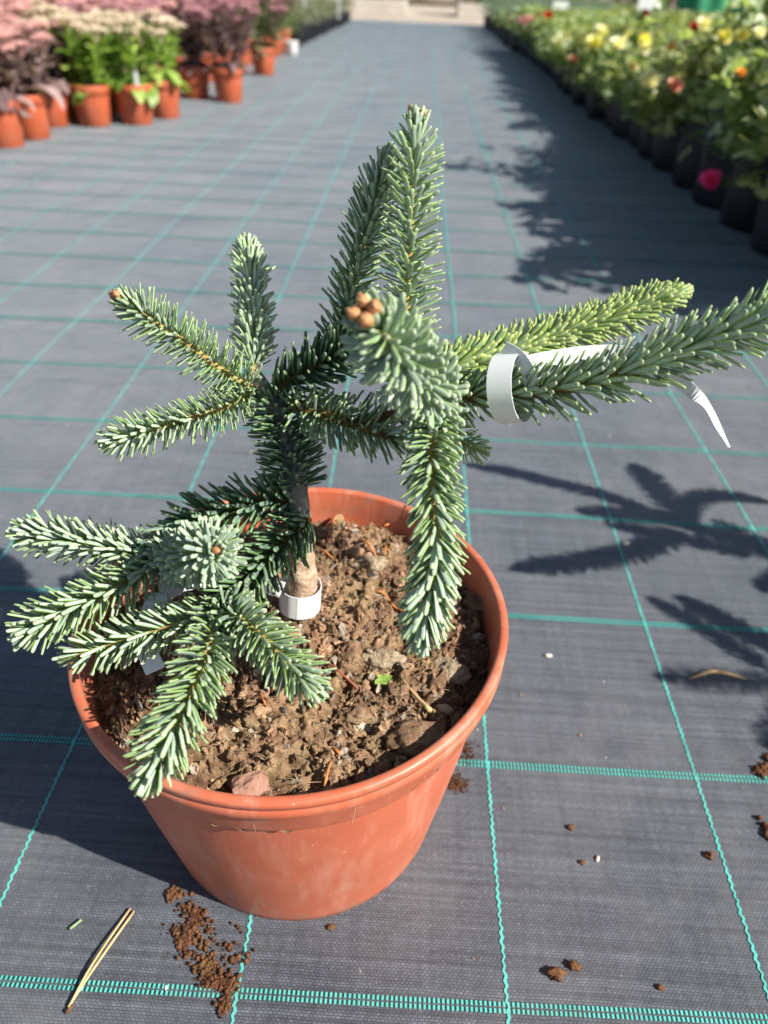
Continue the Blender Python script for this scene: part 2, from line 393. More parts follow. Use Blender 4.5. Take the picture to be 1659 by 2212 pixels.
# ------------------------------------------------------------------ potted fir
PC = V((-.0543, .3012, 0))
TILT = (.0134, .0290)
def tiltz(v):
    v = V(v).copy(); wgt = np.clip(v[:, 2]/.17, 0, 1)
    v[:, 2] += (TILT[0]*v[:, 0]+TILT[1]*v[:, 1])*wgt; return v
PG = 'container conifers'
fir = empty('potted_fir', tuple(PC))
tag(fir, 'young blue green fir with blunt needles in a terracotta plastic pot in the foreground', 'potted fir')
PROF = [(.0, .004), (.082, .004), (.0835, .0), (.0890, .0), (.0905, .0018), (.0912, .007), (.0985, .050), (.1050, .092), (.1102, .1350), (.1105, .1378), (.1134, .1392),
        (.1144, .1415), (.1156, .1560), (.1160, .1568), (.1184, .1572), (.1192, .1582), (.1193, .1640), (.1186, .1646), (.1186, .1650), (.1194, .1657), (.1195, .1690), (.1190, .1698),
        (.1178, .1704), (.1160, .1705), (.1148, .1699), (.1142, .1688), (.1136, .1560), (.1100, .1380), (.1060, .1300)]
v, f = lathe(PROF, 128)
ang = np.arctan2(v[:, 1], v[:, 0]); rr_ = np.hypot(v[:, 0], v[:, 1])
ova = 1+.010*np.cos(2*(ang-math.radians(215)))*np.clip(v[:, 2]/.17, 0, 1)+.0018*np.sin(5*ang+1)*np.clip(v[:, 2]/.17, 0, 1)
v[:, 0] *= ova; v[:, 1] *= ova
mb = MB(); mb.add(tiltz(v), f); pot = mb.build('pot', M['pot'], fir)
# soil
NR, NA = 110, 330
r = np.linspace(0, 1, NR)**.75*.1139; a = np.linspace(0, 2*math.pi, NA, endpoint=False)
Rr, Aa = np.meshgrid(r, a, indexing='ij'); x = Rr*np.cos(Aa); y = Rr*np.sin(Aa)
P = np.stack([x, y, 0*x], -1)
def soil_h(P):
    b = .0048*fbm(P*28, 3, 3)+.0027*np.abs(fbm(P*75+9, 3, 31))+.0030*fbm(P*190, 3, 51)+.0016*fbm(P*520, 2, 71)
    rr = np.hypot(P[..., 0], P[..., 1])
    return .1500+b-.006*np.clip((rr-.085)/.03, 0, 1)+.004*np.exp(-((P[..., 0]-.0)**2+(P[..., 1]-.02)**2)/.0016)
z = soil_h(P)+TILT[0]*x+TILT[1]*y
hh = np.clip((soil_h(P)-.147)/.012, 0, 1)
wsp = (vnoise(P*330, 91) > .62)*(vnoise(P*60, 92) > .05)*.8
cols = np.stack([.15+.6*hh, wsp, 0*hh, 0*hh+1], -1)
vv = np.stack([x, y, z], -1).reshape(-1, 3)
ff = [(i*NA+k, (i+1)*NA+k, (i+1)*NA+(k+1) % NA, i*NA+(k+1) % NA) for i in range(NR-1) for k in range(NA)]
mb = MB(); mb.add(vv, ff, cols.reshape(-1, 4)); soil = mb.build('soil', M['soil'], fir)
def sz(x, y):
    p = V([[x, y, 0.]]); return float(soil_h(p)[0]+TILT[0]*x+TILT[1]*y)
mb = MB()
for i in range(5200):
    q = RNG.random(); rr = math.sqrt(q)*.111; aa = RNG.random()*2*math.pi
    x, y = rr*math.cos(aa), rr*math.sin(aa)
    s = .0005+.0026*RNG.random()**3.6 + (.003*RNG.random() if i % 55 == 0 else 0)
    v, f = rock(s, 2 if s > .0022 else 1, .75, i, (1.25, .45+.6*RNG.random(), .4+.4*RNG.random()), 1.8)
    v = v@rotm(*(RNG.random(3)*6)).T+V((x, y, sz(x, y)+s*.25))
    g = RNG.random()
    mb.add(v, f, (.08+.9*RNG.random(), (.8 if g > .89 else 0), 0, 1))
tag(mb.build('soil_crumbs', M['soil'], fir, False), kind='stuff')
mb = MB()
for i in range(650):
    rr = math.sqrt(RNG.random())*.108; aa = RNG.random()*2*math.pi; x, y = rr*math.cos(aa), rr*math.sin(aa)
    th = RNG.random()*6.28; L = .004+.012*RNG.random()**2; h = sz(x, y)
    pts = [(x+L*t*math.cos(th+t*1.2*(i % 3-1)), y+L*t*math.sin(th+t*1.2*(i % 3-1)), h+.0012+.004*math.sin(t*3)*RNG.random()) for t in (0, .35, .7, 1)]
    v, f = tube(pts, 0.0001+.00015*RNG.random(), 4, False); mb.add(v, f, (.7+.3*RNG.random(), .1, 0, 1))
tag(mb.build('soil_fibres', M['soil'], fir), kind='stuff')

def L(p): return V(p)-PC          # world to the fir's own frame
# trunk
TR = [L((-.0510, .3190, .130)), L((-.0515, .3190, .165)), L((-.0520, .3200, .190)), L((-.0535, .3225, .222)), L((-0.0564, 0.3353, 0.243)), L((-0.0636, 0.3462, 0.265)), L((-0.072, 0.3492, 0.2796)), L((-0.0788, 0.3535, 0.2891))]
pts = spline(TR, 44); rad = np.interp(np.linspace(0, 1, 44), [0, .18, .26, .30, .55, .8, 1], [.0082, .0086, .0082, .0068, .0058, .0050, .0036])
v, f = tube(pts, rad, 14, True, .16, 3); mb = MB()
n_low = [q for q in f if np.mean([v[i][2] for i in q]) < .197]; n_hi = [q for q in f if q not in set(n_low)]
mb.add(v, f); mb.mi = [1 if np.mean([v[i][2] for i in q]) < .199 else 0 for q in f]
trunk = mb.build('trunk', [M['bark'], M['bark_pale']], fir)

# needle shapes: length along x, top side +z, 44 triangles each
def needle_variant(bend, wid, thick, twist, tl):
    T = [0, .09, .45, .88, .972]; Wd = [.36, .74, 1.0, 1.0, .74]
    v = []; c = []
    for t, wq in zip(T, Wd):
        for k in range(6):
            a = math.pi*2*k/6
            yy, zz = math.cos(a), math.sin(a)
            yb = yy*wid*wq; zb = zz*thick*(.55+.45*wq)
            tw = twist*t; y2 = yb*math.cos(tw)-zb*math.sin(tw); z2 = yb*math.sin(tw)+zb*math.cos(tw)
            v.append((t-.12*bend*bend*t*t, y2, z2+bend*t**1.8)); c.append((.5+.5*yy, t, 1. if zz > .1 else (0. if zz < -.1 else .5), tl))
    v.append((1-.12*bend*bend, 0, bend)); c.append((.5, 1, .5, tl))
    f = [(i*6+k, i*6+(k+1) % 6, (i+1)*6+(k+1) % 6, (i+1)*6+k) for i in range(4) for k in range(6)]
    f += [(24+k, 24+(k+1) % 6, 30) for k in range(6)]
    return V(v), f, V(c)
NV = [needle_variant(b, w_, .052, tw, tl) for b, w_, tw, tl in ((.10, .076, .12, .5), (.20, .072, -.15, .7), (.28, .080, .2, .3), (.05, .070, -.2, .85), (.16, .083, 0., .15), (.33, .074, .1, .6))]
NMESH = {}
def nmesh(kind, k):
    if (kind, k) not in NMESH:
        b = MB(); b.add(*NV[k]); NMESH[(kind, k)] = b.mesh('needle', M[kind])
    return NMESH[(kind, k)]
NEED = []     # (4x4 matrix in fir frame, kind, variant, shoot index)
SHOOTS = []
def bud_mb(s, d, seed):
    v, f = ico(3); v = v.copy(); z = v[:, 2]
    v[:, :2] *= (1-.35*np.clip(z, 0, 1))[:, None]; v = v*V((.72, .72, 1.05))
    v *= (1+.11*np.sin(z*9+np.arctan2(v[:, 1], v[:, 0])*3))[:, None]
    x, y = frame(d); B = np.stack([x, y, unit(d)], 1); b = MB(); b.add((v*s)@B.T, f); return b
def shoot(P, kind='n_blue', ln=.0145, dens=2000, a0=66, a1=40, buds=1, bs=.0028, flat=0, flatn=None, up=.25, r0=.0019, r1=.0014, young=True, start=0., bend=.8, thin=1.):
    P = [L(p) for p in P]; n = 30; pts = spline(P, n)
    seg = np.linalg.norm(np.diff(pts, axis=0), axis=1); s = np.concatenate([[0], np.cumsum(seg)]); T = s[-1]
    b = MB(); v, f = tube(pts, np.linspace(r0, r1, n), 8, True, .12, len(SHOOTS)); b.add(v, f)
    o = b.build('shoot', M['twig_green' if young else 'twig'], fir); si = len(SHOOTS); SHOOTS.append(o)
    N = int(T*(1-start)*dens*1.22); ax0 = unit(pts[1]-pts[0]); x0, y0 = frame(ax0); px = x0
    tdir = unit(pts[-1]-pts[-2])
    if buds:
        x, y = frame(tdir)
        for k in range(buds):
            off = V((0, 0, 0)) if buds == 1 else (x*math.cos(k*6.28/buds+.6)+y*math.sin(k*6.28/buds+.6))*bs*1.15
            q = bs*(.8+.4*RNG.random()); bm_ = bud_mb(q, unit(tdir+off/bs*.35), k)
            bo = bm_.build('bud', M['bud'], o, True, tuple(pts[-1]+tdir*(bs*.8+ln*(.30 if buds == 4 else .16))+off))
    ph = RNG.random()*6
    for i in range(N):
        u = start+(1-start)*(i+.5)/N; d = u*T
        p = V([np.interp(d, s, pts[:, c]) for c in range(3)])
        j = min(n-2, int(np.searchsorted(s, d)-1)); j = max(j, 0); ax = unit(pts[j+1]-pts[j])
        px = unit(px-ax*np.dot(px, ax)); py = np.cross(ax, px)
        th = ph+i*2.39996+RNG.normal(0, .10)
        rad_ = math.cos(th)*px+math.sin(th)*py
        if flat and flatn is not None:
            fn = unit(flatn); fn = unit(fn-ax*np.dot(fn, ax)); rad_ = unit(rad_-fn*np.dot(rad_, fn)*flat)
        upc = V((0, 0, 1)); upc = upc-ax*np.dot(upc, ax)
        rad_ = unit(rad_+up*upc)
        tipf = np.clip((u-.80)/.20, 0, 1)
        al = math.radians(a0+(a1-a0)*u*.6-(a0*.52)*tipf**1.5+RNG.normal(0, 4.5))
        D = unit(ax*math.cos(al)+rad_*math.sin(al)); nz = unit(ax-D*np.dot(ax, D)+1e-6*rad_)
        tw = RNG.normal(0, .18); ny = np.cross(nz, D); nz2 = nz*math.cos(tw)+ny*math.sin(tw); ny2 = np.cross(nz2, D)
        le = ln*(.80+.32*RNG.random())*(1-.52*tipf**2)*(.75+.25*min(1, u/.06+.2))
        if rad_[2] < -.55 and RNG.random() < .12: continue
        if RING is not None and si == RING_SHOOT:
            for _ in range(6):
                q = p+D*le-RING[0]; q2 = p+D*le*.6-RING[0]; bad = False
                for g in (q, q2):
                    h_ = np.dot(g, RING[1]); bad |= abs(h_) < .0125 and np.linalg.norm(g-RING[1]*h_) > .0142
                if not bad: break
                D = unit(D*.8+ax*.25); nz = unit(ax-D*np.dot(ax, D)+1e-6*rad_); ny = np.cross(nz, D); nz2 = nz*math.cos(tw)+ny*math.sin(tw); ny2 = np.cross(nz2, D); le *= .93
        k = int(RNG.integers(6)); bz = bend*(.6+.5*RNG.random())
        Mx = np.eye(4); Mx[:3, 0] = D*le; Mx[:3, 1] = ny2*(ln*.98*thin); Mx[:3, 2] = nz2*(ln*(.36+.42*bz)); Mx[:3, 3] = p+rad_*r1*.6
        NEED.append((Mx, kind, k, si))
VIEW = V(FW)
RING = (L((0.0502, 0.312, 0.3083)), unit(V((0.0844, 0.2973, 0.3194))-V((0.0203, 0.326, 0.2961)))); RING_SHOOT = 4
# leader group on the right-hand whorl
shoot([(0.0164, 0.3171, 0.3009), (0.0019, 0.3206, 0.3197), (-0.0006, 0.3409, 0.3681), (-0.0006, 0.3605, 0.4086)], 'n_blue', 0.0149, 2500, 80, 60, 3, .0024, up=.0, r0=.0018, bend=.6)
shoot([(-0.0371, 0.3562, 0.2915), (-0.0327, 0.3564, 0.3122), (-0.0238, 0.3618, 0.3516), (-0.0128, 0.3723, 0.3913)], 'n_blue', 0.0149, 2500, 66, 46, 0, up=.0)
shoot([(0.0168, 0.3132, 0.2956), (0.0085, 0.281, 0.323), (-0.0016, 0.2566, 0.3458), (-0.0114, 0.2398, 0.3655)], 'n_silver', 0.0173, 2900, 74, 58, 4, .0031, up=.0, r0=.0019)
shoot([(0.0177, 0.3374, 0.3034), (0.0532, 0.3718, 0.2986), (0.1043, 0.4116, 0.3009), (0.1671, 0.4506, 0.3102)], 'n_yel', 0.0158, 3200, 68, 50, 1, .0020, up=.4)
shoot([(0.0171, 0.3273, 0.2945), (0.0411, 0.3131, 0.3032), (0.0824, 0.2976, 0.3199), (0.1196, 0.2939, 0.3409), (0.1448, 0.2916, 0.3541), (0.172, 0.2946, 0.3676)], 'n_blue', 0.0170, 2100, 56, 44, 3, .003, up=.25, r0=.0034, r1=.0022, young=False)
shoot([(0.0154, 0.303, 0.2986), (0.0141, 0.2693, 0.2897), (0.0179, 0.244, 0.2617), (0.0134, 0.2294, 0.2247)], 'n_blue', 0.0155, 2700, 62, 48, 1, .0022, up=.0, flat=.35, flatn=VIEW)
shoot([(0.0199, 0.3207, 0.2854), (0.0311, 0.318, 0.2746), (0.04, 0.3196, 0.2697)], 'n_yel', 0.0105, 2000, 64, 46, 1, .0016, up=.1)
# branch joining the trunk to the right-hand whorl
shoot([(-0.0585, 0.3451, 0.277), (-0.0347, 0.3313, 0.2777), (-0.0153, 0.3235, 0.28), (0.0182, 0.3246, 0.2942)], 'n_blue', 0.0152, 1100, 74, 62, 0, up=.1, r0=.0034, r1=.0034, young=False, start=.12)
shoot([(-0.0591, 0.3437, 0.275), (-0.0342, 0.3271, 0.2787), (-0.001, 0.3051, 0.2815)], 'n_blue', 0.0158, 1400, 70, 58, 0, up=-.2, r0=.0018, young=False, start=.05)
shoot([(-0.0681, 0.3487, 0.2822), (-0.0489, 0.3446, 0.2963), (-0.0237, 0.3364, 0.315)], 'n_dark', 0.0181, 2200, 60, 46, 0, up=.15, young=False)
# upper trunk
shoot([(-0.0552, 0.3312, 0.2323), (-0.0587, 0.3389, 0.248), (-0.0642, 0.3469, 0.266), (-0.0711, 0.3503, 0.2777)], 'n_dark', 0.0173, 4200, 84, 78, 0, up=.0, r0=.0050, r1=.0046, young=False)
# left-hand whorl
shoot([(-0.0783, 0.3483, 0.2818), (-0.0924, 0.3426, 0.2948), (-0.1114, 0.3382, 0.3131), (-0.1335, 0.3342, 0.332)], 'n_blue', 0.0137, 3000, 82, 66, 2, .0026, up=.1, bend=.5)
shoot([(-0.0779, 0.3493, 0.2832), (-0.08, 0.3608, 0.2923), (-0.0847, 0.3911, 0.3138), (-0.0911, 0.4166, 0.3354)], 'n_blue', 0.0145, 2800, 62, 46, 2, .0020, up=.0, start=.12)
shoot([(-0.0797, 0.3452, 0.2811), (-0.0919, 0.333, 0.2782), (-0.1137, 0.3168, 0.277), (-0.1404, 0.3015, 0.2738)], 'n_blue', 0.0124, 2800, 78, 60, 1, .0016, up=.05)
# lower left limb
shoot([(-0.0534, 0.326, 0.2268), (-0.0708, 0.3187, 0.2308), (-0.0906, 0.3076, 0.2314), (-0.1092, 0.2946, 0.2293)], 'n_dark', 0.0189, 2300, 64, 50, 0, up=.2, r0=.0024, young=False)
shoot([(-0.1096, 0.296, 0.2297), (-0.1171, 0.2932, 0.2209), (-0.1272, 0.2901, 0.2118)], 'n_dark', 0.0158, 1800, 66, 58, 0, up=.2, r0=.0022, r1=.002, young=False)
shoot([(-0.1157, 0.2937, 0.2113), (-0.0999, 0.2761, 0.2275), (-0.0859, 0.2586, 0.2439), (-0.0778, 0.2455, 0.2562)], 'n_silver', .0162, 3600, 80, 66, 1, .0022, up=.0)
shoot([(-0.124, 0.2918, 0.2123), (-0.1616, 0.294, 0.2164), (-0.1951, 0.2972, 0.2184)], 'n_blue', 0.0145, 2800, 68, 50, 1, .0014, up=.15)
shoot([(-0.1213, 0.2867, 0.212), (-0.136, 0.2715, 0.2086), (-0.1545, 0.255, 0.2069), (-0.1714, 0.2405, 0.2044)], 'n_blue', 0.0163, 2300, 66, 50, 1, .0028, up=.15)
shoot([(-0.0464, 0.3163, 0.2234), (-0.0565, 0.3029, 0.219), (-0.0722, 0.2802, 0.2119), (-0.0839, 0.2608, 0.206)], 'n_dark', 0.0191, 2400, 64, 54, 0, up=.1, r0=.0022, young=False)
shoot([(-0.0839, 0.2608, 0.206), (-0.1021, 0.2549, 0.2018), (-0.1272, 0.2508, 0.1934), (-0.1578, 0.2468, 0.182)], 'n_blue', 0.0145, 1900, 70, 56, 1, .0013, up=.0, flat=.6, flatn=VIEW, r0=.0011, r1=.0009)
shoot([(-0.0835, 0.2593, 0.2074), (-0.0825, 0.233, 0.2086), (-0.0871, 0.2035, 0.2022), (-0.0973, 0.1797, 0.1867)], 'n_blue', 0.0163, 2600, 66, 52, 1, .0020, up=.0, flat=.25, flatn=VIEW)
shoot([(-0.0835, 0.2593, 0.2074), (-0.0701, 0.2475, 0.2146), (-0.0523, 0.2316, 0.2126), (-0.0323, 0.2177, 0.2031)], 'n_blue', 0.0155, 2700, 64, 50, 1, .0014, up=.1)

# the needles that show largest become objects of their own, the rest one joined part
all_v = []; all_f = []; own = []; nb = 0
for i, (Mx, kind, k, si) in enumerate(NEED):
    v, f, c = NV[k]; q = v@Mx[:3, :3].T+Mx[:3, 3]; all_v.append(q)
    all_f += [tuple(x+nb for x in g) for g in f]; own += [i]*len(f); nb += len(v)
bvh = BVHTree.FromPolygons(np.concatenate(all_v).tolist(), all_f)
cp = V(CAM_POS)-PC; score = []
for i, (Mx, kind, k, si) in enumerate(NEED):
    q = all_v[i]; hits = 0
    for t in (9, 15, 21, 26):
        mid = (q[t]+q[t+1])/2 if t != 26 else q[26]
        d = mid-cp; dl = np.linalg.norm(d); h = bvh.ray_cast(Vector(cp), Vector(d/dl), dl+.01)
        if h[2] is not None and own[h[2]] == i: hits += 1
    c0, c1 = q[0], q[30]; dd = (c0+c1)/2-cp; dep = np.dot(dd, VIEW)
    pr = np.linalg.norm(np.cross(c1-c0, unit(dd)))/dep
    sx = 1594.9*np.dot((c0+c1)/2-cp, V(RT))/dep
    score.append(pr*hits*(1 if abs(sx) < 815 else 0))
best = set(np.argsort(score)[::-1][:300].tolist())
rest = MB(); every = MB(); KM = ['n_blue', 'n_yel', 'n_dark', 'n_silver']
for i, (Mx, kind, k, si) in enumerate(NEED):
    v, f, c = NV[k]; c2 = c.copy(); c2[:, 3] = np.clip(c[:, 3]+RNG.normal(0, .15), 0, 1)
    every.add(all_v[i], f, c2, KM.index(kind))
    if i in best:
        o = link('needle', nmesh(kind, k), SHOOTS[si]); o.matrix_local = Matrix(Mx.tolist())
    else: rest.add(all_v[i], f, c2, KM.index(kind))
tag(rest.build('needles', [M[k] for k in KM], fir), kind='stuff')
every_me = every.mesh('needles', [M[k] for k in KM])

# a second fir just outside the right edge of the frame, its shadow falls into view
fir2 = empty('potted_fir', (.69, .50, 0), math.radians(168))
tag(fir2, 'neighbouring potted fir just beyond the right edge, casting a branching shadow', 'potted fir', None)
for ch in list(fir.children):
    if ch.name.split('.')[0] in ('needles', 'needle'): continue
    copy_tree(ch, fir2)
tag(link('needles', every_me, fir2), kind='stuff')
fir3 = copy_tree(fir2); fir3.location = (.66, .25, 0); fir3.rotation_euler.z = math.radians(15)
fir3['label'] = 'nearer neighbouring potted fir just beyond the lower right edge of the picture'

# ------------------------------------------------------------------ loop labels and things lying on the soil
def strip(path, wdirs, width, th=.00045):
    P = spline(path, 6*len(path)); Wd = spline(wdirs, 6*len(path)); n = len(P); v = []
    wd_ = np.broadcast_to(V(width), (len(path),)); Wi = np.interp(np.linspace(0, 1, n), np.linspace(0, 1, len(path)), wd_)
    for i in range(n):
        t = unit(P[min(i+1, n-1)]-P[max(i-1, 0)]); wv = unit(Wd[i]-t*np.dot(Wd[i], t)); nn = np.cross(t, wv)
        for a, b in ((-1, -1), (1, -1), (1, 1), (-1, 1)): v.append(P[i]+wv*a*Wi[i]/2+nn*b*th/2)
    f = [(i*4+k, i*4+(k+1) % 4, (i+1)*4+(k+1) % 4, (i+1)*4+k) for i in range(n-1) for k in range(4)]+[(0, 3, 2, 1), tuple((n-1)*4+k for k in range(4))]
    return V(v), f
def ring_path(c, ax, r, a0, a1, n, tw=0):
    x, y = frame(ax); return [V(c)+r*(math.cos(a)*x+math.sin(a)*y) for a in np.linspace(a0, a1, n)]
def finish_strip(parts, name, label, cat):
    allv = np.concatenate([p[0] for p in parts]); c = allv.mean(0); b = MB()
    for v, f in parts: b.add(v-c, f)
    return tag(b.build(name, M['tag'], None, False, tuple(c)), label, cat, 'white loop labels on the fir')
c0 = V((0.0502, 0.312, 0.3083)); ax = unit(V((0.0844, 0.2973, 0.3194))-V((0.0203, 0.326, 0.2961)))
rp = ring_path(c0, ax, .0160, 0, 2*math.pi, 14)
p1 = strip(rp, [ax]*14, .0116)
upv = unit(np.cross(ax, np.cross(V((0, 0, 1)), ax)))
flap = strip([(0.0577, 0.3027, 0.314), (0.055, 0.3059, 0.3202), (0.0505, 0.3112, 0.3242), (0.0445, 0.316, 0.3258)], [ax*.6+upv*.3]*4, .0068)
tail = strip([(0.0528, 0.3126, 0.3193), (0.0678, 0.3225, 0.3188), (0.0866, 0.3313, 0.3185), (0.1041, 0.3321, 0.3191), (0.1185, 0.3202, 0.3194)], [upv]*5, .0080)
end = strip([(0.1185, 0.3202, 0.3194), (0.128, 0.3051, 0.3153), (0.133, 0.2935, 0.3129), (0.1366, 0.2848, 0.3076), (0.1401, 0.2776, 0.3027)], [upv, upv+.3*V(FW)+.4*V(RT), .9*V(RT)+.6*V(FW)+.3*V(UP), .8*V(RT)+.8*V(FW)+.3*V(UP), .8*V(RT)+.9*V(FW)], [.0095, .0060, .0050, .0058, .0030])
finish_strip([p1, flap, tail, end], 'loop_label', 'white plastic loop label wrapped round the long right hand leader shoot', 'plant label')
c1 = V((-.0535, .3185, .1655)); az = unit(V((.06, .02, 1)))
rp = ring_path(c1, az, .0120, 0, 2*math.pi, 14)
p1 = strip(rp, [az]*14, .0165)
tl = strip([(-0.0599, 0.299, 0.1864), (-0.0793, 0.2973, 0.1948), (-0.0999, 0.2891, 0.2011), (-0.1147, 0.2771, 0.202), (-0.1207, 0.2661, 0.1974), (-0.1218, 0.2543, 0.188), (-0.1148, 0.2444, 0.1776)],
           [V((0, .2, 1)), V((0, .4, 1)), V((.1, .8, .6)), V((.5, .8, .3)), V((1, .3, .2)), V((1, .1, .2)), V((1, .2, .1))], .0100)
finish_strip([p1, tl], 'loop_label', 'white plastic loop label wrapped round the trunk base above the soil', 'plant label')

def on_soil(px_world): return px_world
def lying(name, pts, rad, m, label, cat, group=None, seg=5):
    b = MB(); pts = V(pts); c = pts.mean(0); v, f = tube(spline(pts-c, 8), rad, seg); b.add(v, f)
    return tag(b.build(name, m, None, True, tuple(c)), label, cat, group)
def wsz(x, y): return sz(x-PC[0], y-PC[1])
def rock_thing(name, xy, r, sub, amp, seed, sc, m, label, cat, group=None, lift=.35, rot=(0, 0, 0), base=None):
    v, f = rock(r, sub, amp, seed, sc); v = v@rotm(*rot).T; b = MB(); b.add(v, f, (.6, 0, 0, 1))
    z0 = wsz(*xy) if base is None else base
    return tag(b.build(name, m, None, True, (xy[0], xy[1], z0-v[:, 2].min()*(1-lift)*.9)), label, cat, group)
x, y, _ = (-0.0625, 0.2042, 0.158); 
b = MB(); v, f = rock(.0092, 3, .32, 5, (1.1, .75, .8), 1.1)
v = np.clip(v, [-.0085, -.006, -.0045], [.0085, .006, .0068]); v = v@rotm(.5, .1, .4).T; b.add(v, f)
tag(b.build('stone', M['stone_red'], None, False, (x, y, wsz(x, y)+.003)), 'reddish angular stone lying on the soil against the front rim', 'stone')
for (q, r, sd_, sc, lb) in [((0.0343, 0.2818, 0.156), .0098, 11, (1.05, .85, .62), 'round lichen grey clod of soil right of the hanging shoot tip'),
                     ((0.0161, 0.2337, 0.156), .0125, 23, (1.2, .8, .6), 'large fuzzy brown clod pressed against the right front rim'),
                     ((-0.0206, 0.2879, 0.156), .0085, 37, (.8, 1.0, .8), 'olive upright clod between the hanging shoot and the lower shoots'),
                     ((-0.003, 0.2865, 0.156), .0095, 41, (1.3, .6, .5), 'pale ridge shaped clod just behind the green seedling'),
                     ((0.008, 0.2643, 0.155), .0070, 43, (1.0, .8, .7), 'small brown clod beside the dry splinter'),
                     ((-0.0149, 0.2472, 0.155), .0072, 57, (1.1, .8, .6), 'crumbly brown clod in the middle front of the soil'),
                     ((-0.0672, 0.239, 0.155), .0065, 59, (1.0, .8, .6), 'whitish crumbly clod on the front left of the soil'),
                     ((-0.0146, 0.3607, 0.154), .0085, 67, (1.2, .7, .5), 'pale clod of soil behind the hanging shoot near the trunk'),
                     ((0.0519, 0.3338, 0.154), .0068, 71, (1.2, .8, .6), 'tan clod at the right inner rim of the pot')]:
    v, f = rock(r, 4, .30, sd_, sc, 1.5); nrm = v/np.linalg.norm(v, axis=1)[:, None]
    v = v+nrm*(fbm(v*520, 3, sd_)[:, None]*.0011); b = MB(); b.add(v, f, (.5, 0, 0, 1))
    tag(b.build('soil_clod', M['clod'] if 'lichen' in lb or 'pale' in lb else M['soil'], None, True, (q[0], q[1], wsz(q[0], q[1])+r*sc[2]*.30)), lb, 'clod', 'clods on the potting soil')
def leaflet(n, L_, W_, cup=.2, c=None):
    v = []; T = np.linspace(0, 1, n)
    for t in T:
        wv = W_*math.sin(math.pi*min(1, t*.92+.08))**.7*.5
        v += [(t*L_, -wv, cup*W_*.5-.15*L_*t*t), (t*L_, 0, -.15*L_*t*t), (t*L_, wv, cup*W_*.5-.15*L_*t*t)]
    f = [(3*i+k, 3*i+k+1, 3*i+k+4, 3*i+k+3) for i in range(n-1) for k in (0, 1)]
    return V(v), f
q = (-0.0023, 0.2706, 0.158); sp = empty('seedling', (q[0], q[1], wsz(q[0], q[1])))
tag(sp, 'tiny bright green seedling sprouting in front of the hanging shoot', 'seedling')
b = MB(); v, f = tube([(0, 0, -.001), (.0004, 0, .004)], .0005, 6); b.add(v, f, (.4, 0, 0, 1)); b.build('stem', M['sprout'], sp)
for k, (an, s_) in enumerate([(.4, 1.), (2.2, .8), (3.9, 1.), (5.3, .75)]):
    b = MB(); v, f = leaflet(6, .0058*s_, .0046*s_, .3); v = v@rotm(0, -.25, an).T+V((0, 0, .004)); b.add(v, f, (RNG.random(), 0, 0, 1)); b.build('leaf', M['sprout'], sp)
for k, (px_, sc_) in enumerate([((-0.0501, 0.1969, 0.16), .6), ((-0.0738, 0.1948, 0.16), .45)]):
    s2 = copy_tree(sp); s2.location = (px_[0], px_[1], wsz(px_[0], px_[1])+.001); s2.scale = (sc_,)*3
    s2['label'] = ['very small green seedling just right of the reddish stone', 'very small green seedling at the rim left of the reddish stone'][k]
def on(q, dz=0): return (q[0], q[1], wsz(q[0], q[1])+dz)
lying('fallen_needle', [on((-0.0392, 0.2827, 0.157), .003), on((-0.0282, 0.2728, 0.157), .005), on((-0.015, 0.2646, 0.157), .002)], [.0006]*8, simple('russet_needle', (.25, .055, .03), (.38, .10, .06), 200, .5), 'dark russet fallen needle lying right of the lower shoot tip', 'needle')
lying('wood_splinter', [on((0.0077, 0.2722, 0.157), .002), on((0.0158, 0.26, 0.157), .005), on((0.0231, 0.2484, 0.157), .004)], np.linspace(.0004, .0017, 8), M['straw'], 'pale dry wood splinter on the soil right of the seedling', 'splinter')
for k, (a_, b_) in enumerate([((-0.0456, 0.3867, 0.156), (-0.0415, 0.4079, 0.156)), ((-0.0359, 0.4166, 0.156), (-0.0216, 0.4207, 0.156)), ((-0.0307, 0.3931, 0.156), (-0.0342, 0.4086, 0.156)), ((-0.0234, 0.3788, 0.156), (-0.0105, 0.3656, 0.156)), ((-0.0076, 0.4004, 0.156), (0.0031, 0.412, 0.156)), ((0.0049, 0.4068, 0.156), (0.0161, 0.3973, 0.156)),
        ((-0.0098, 0.352, 0.156), (-0.005, 0.3756, 0.156)), ((-0.0193, 0.3865, 0.156), (-0.0264, 0.3987, 0.156)), ((-0.009, 0.3374, 0.156), (-0.0005, 0.3372, 0.156)), ((0.0531, 0.3338, 0.156), (0.0562, 0.3467, 0.156)), ((-0.0659, 0.2517, 0.156), (-0.0608, 0.243, 0.156)), ((-0.0267, 0.2026, 0.156), (-0.0247, 0.2153, 0.156)), ((-0.0208, 0.2208, 0.156), (-0.0258, 0.2258, 0.156)), ((-0.0491, 0.3765, 0.156), (-0.0391, 0.3678, 0.156)), ((0.0208, 0.3876, 0.156), (0.0116, 0.3819, 0.156)), ((-0.0003, 0.3314, 0.156), (0.0069, 0.3239, 0.156))]):
    lying('fallen_needle', [on(a_, .0025), on(((a_[0]+b_[0])/2, (a_[1]+b_[1])/2), .004), on(b_, .0025)], [.0005, .0008, .0008, .0008, .0008, .0007, .0006, .0004], M['needle_dry'],
          'dry orange fir needle fallen on the potting soil', 'needle', 'dry orange needles on the soil')
q = (-0.0181, 0.4166, 0.156); b = MB(); v, f = leaflet(6, .011, .008, .5); b.add(v@rotm(.3, -.5, 2.4).T, f); tag(b.build('dead_leaf', simple('dead_leaf', (.22, .10, .07), (.36, .19, .14), 90), None, True, on(q, .005)), 'dry reddish brown leaf scrap near the back rim of the pot', 'leaf')
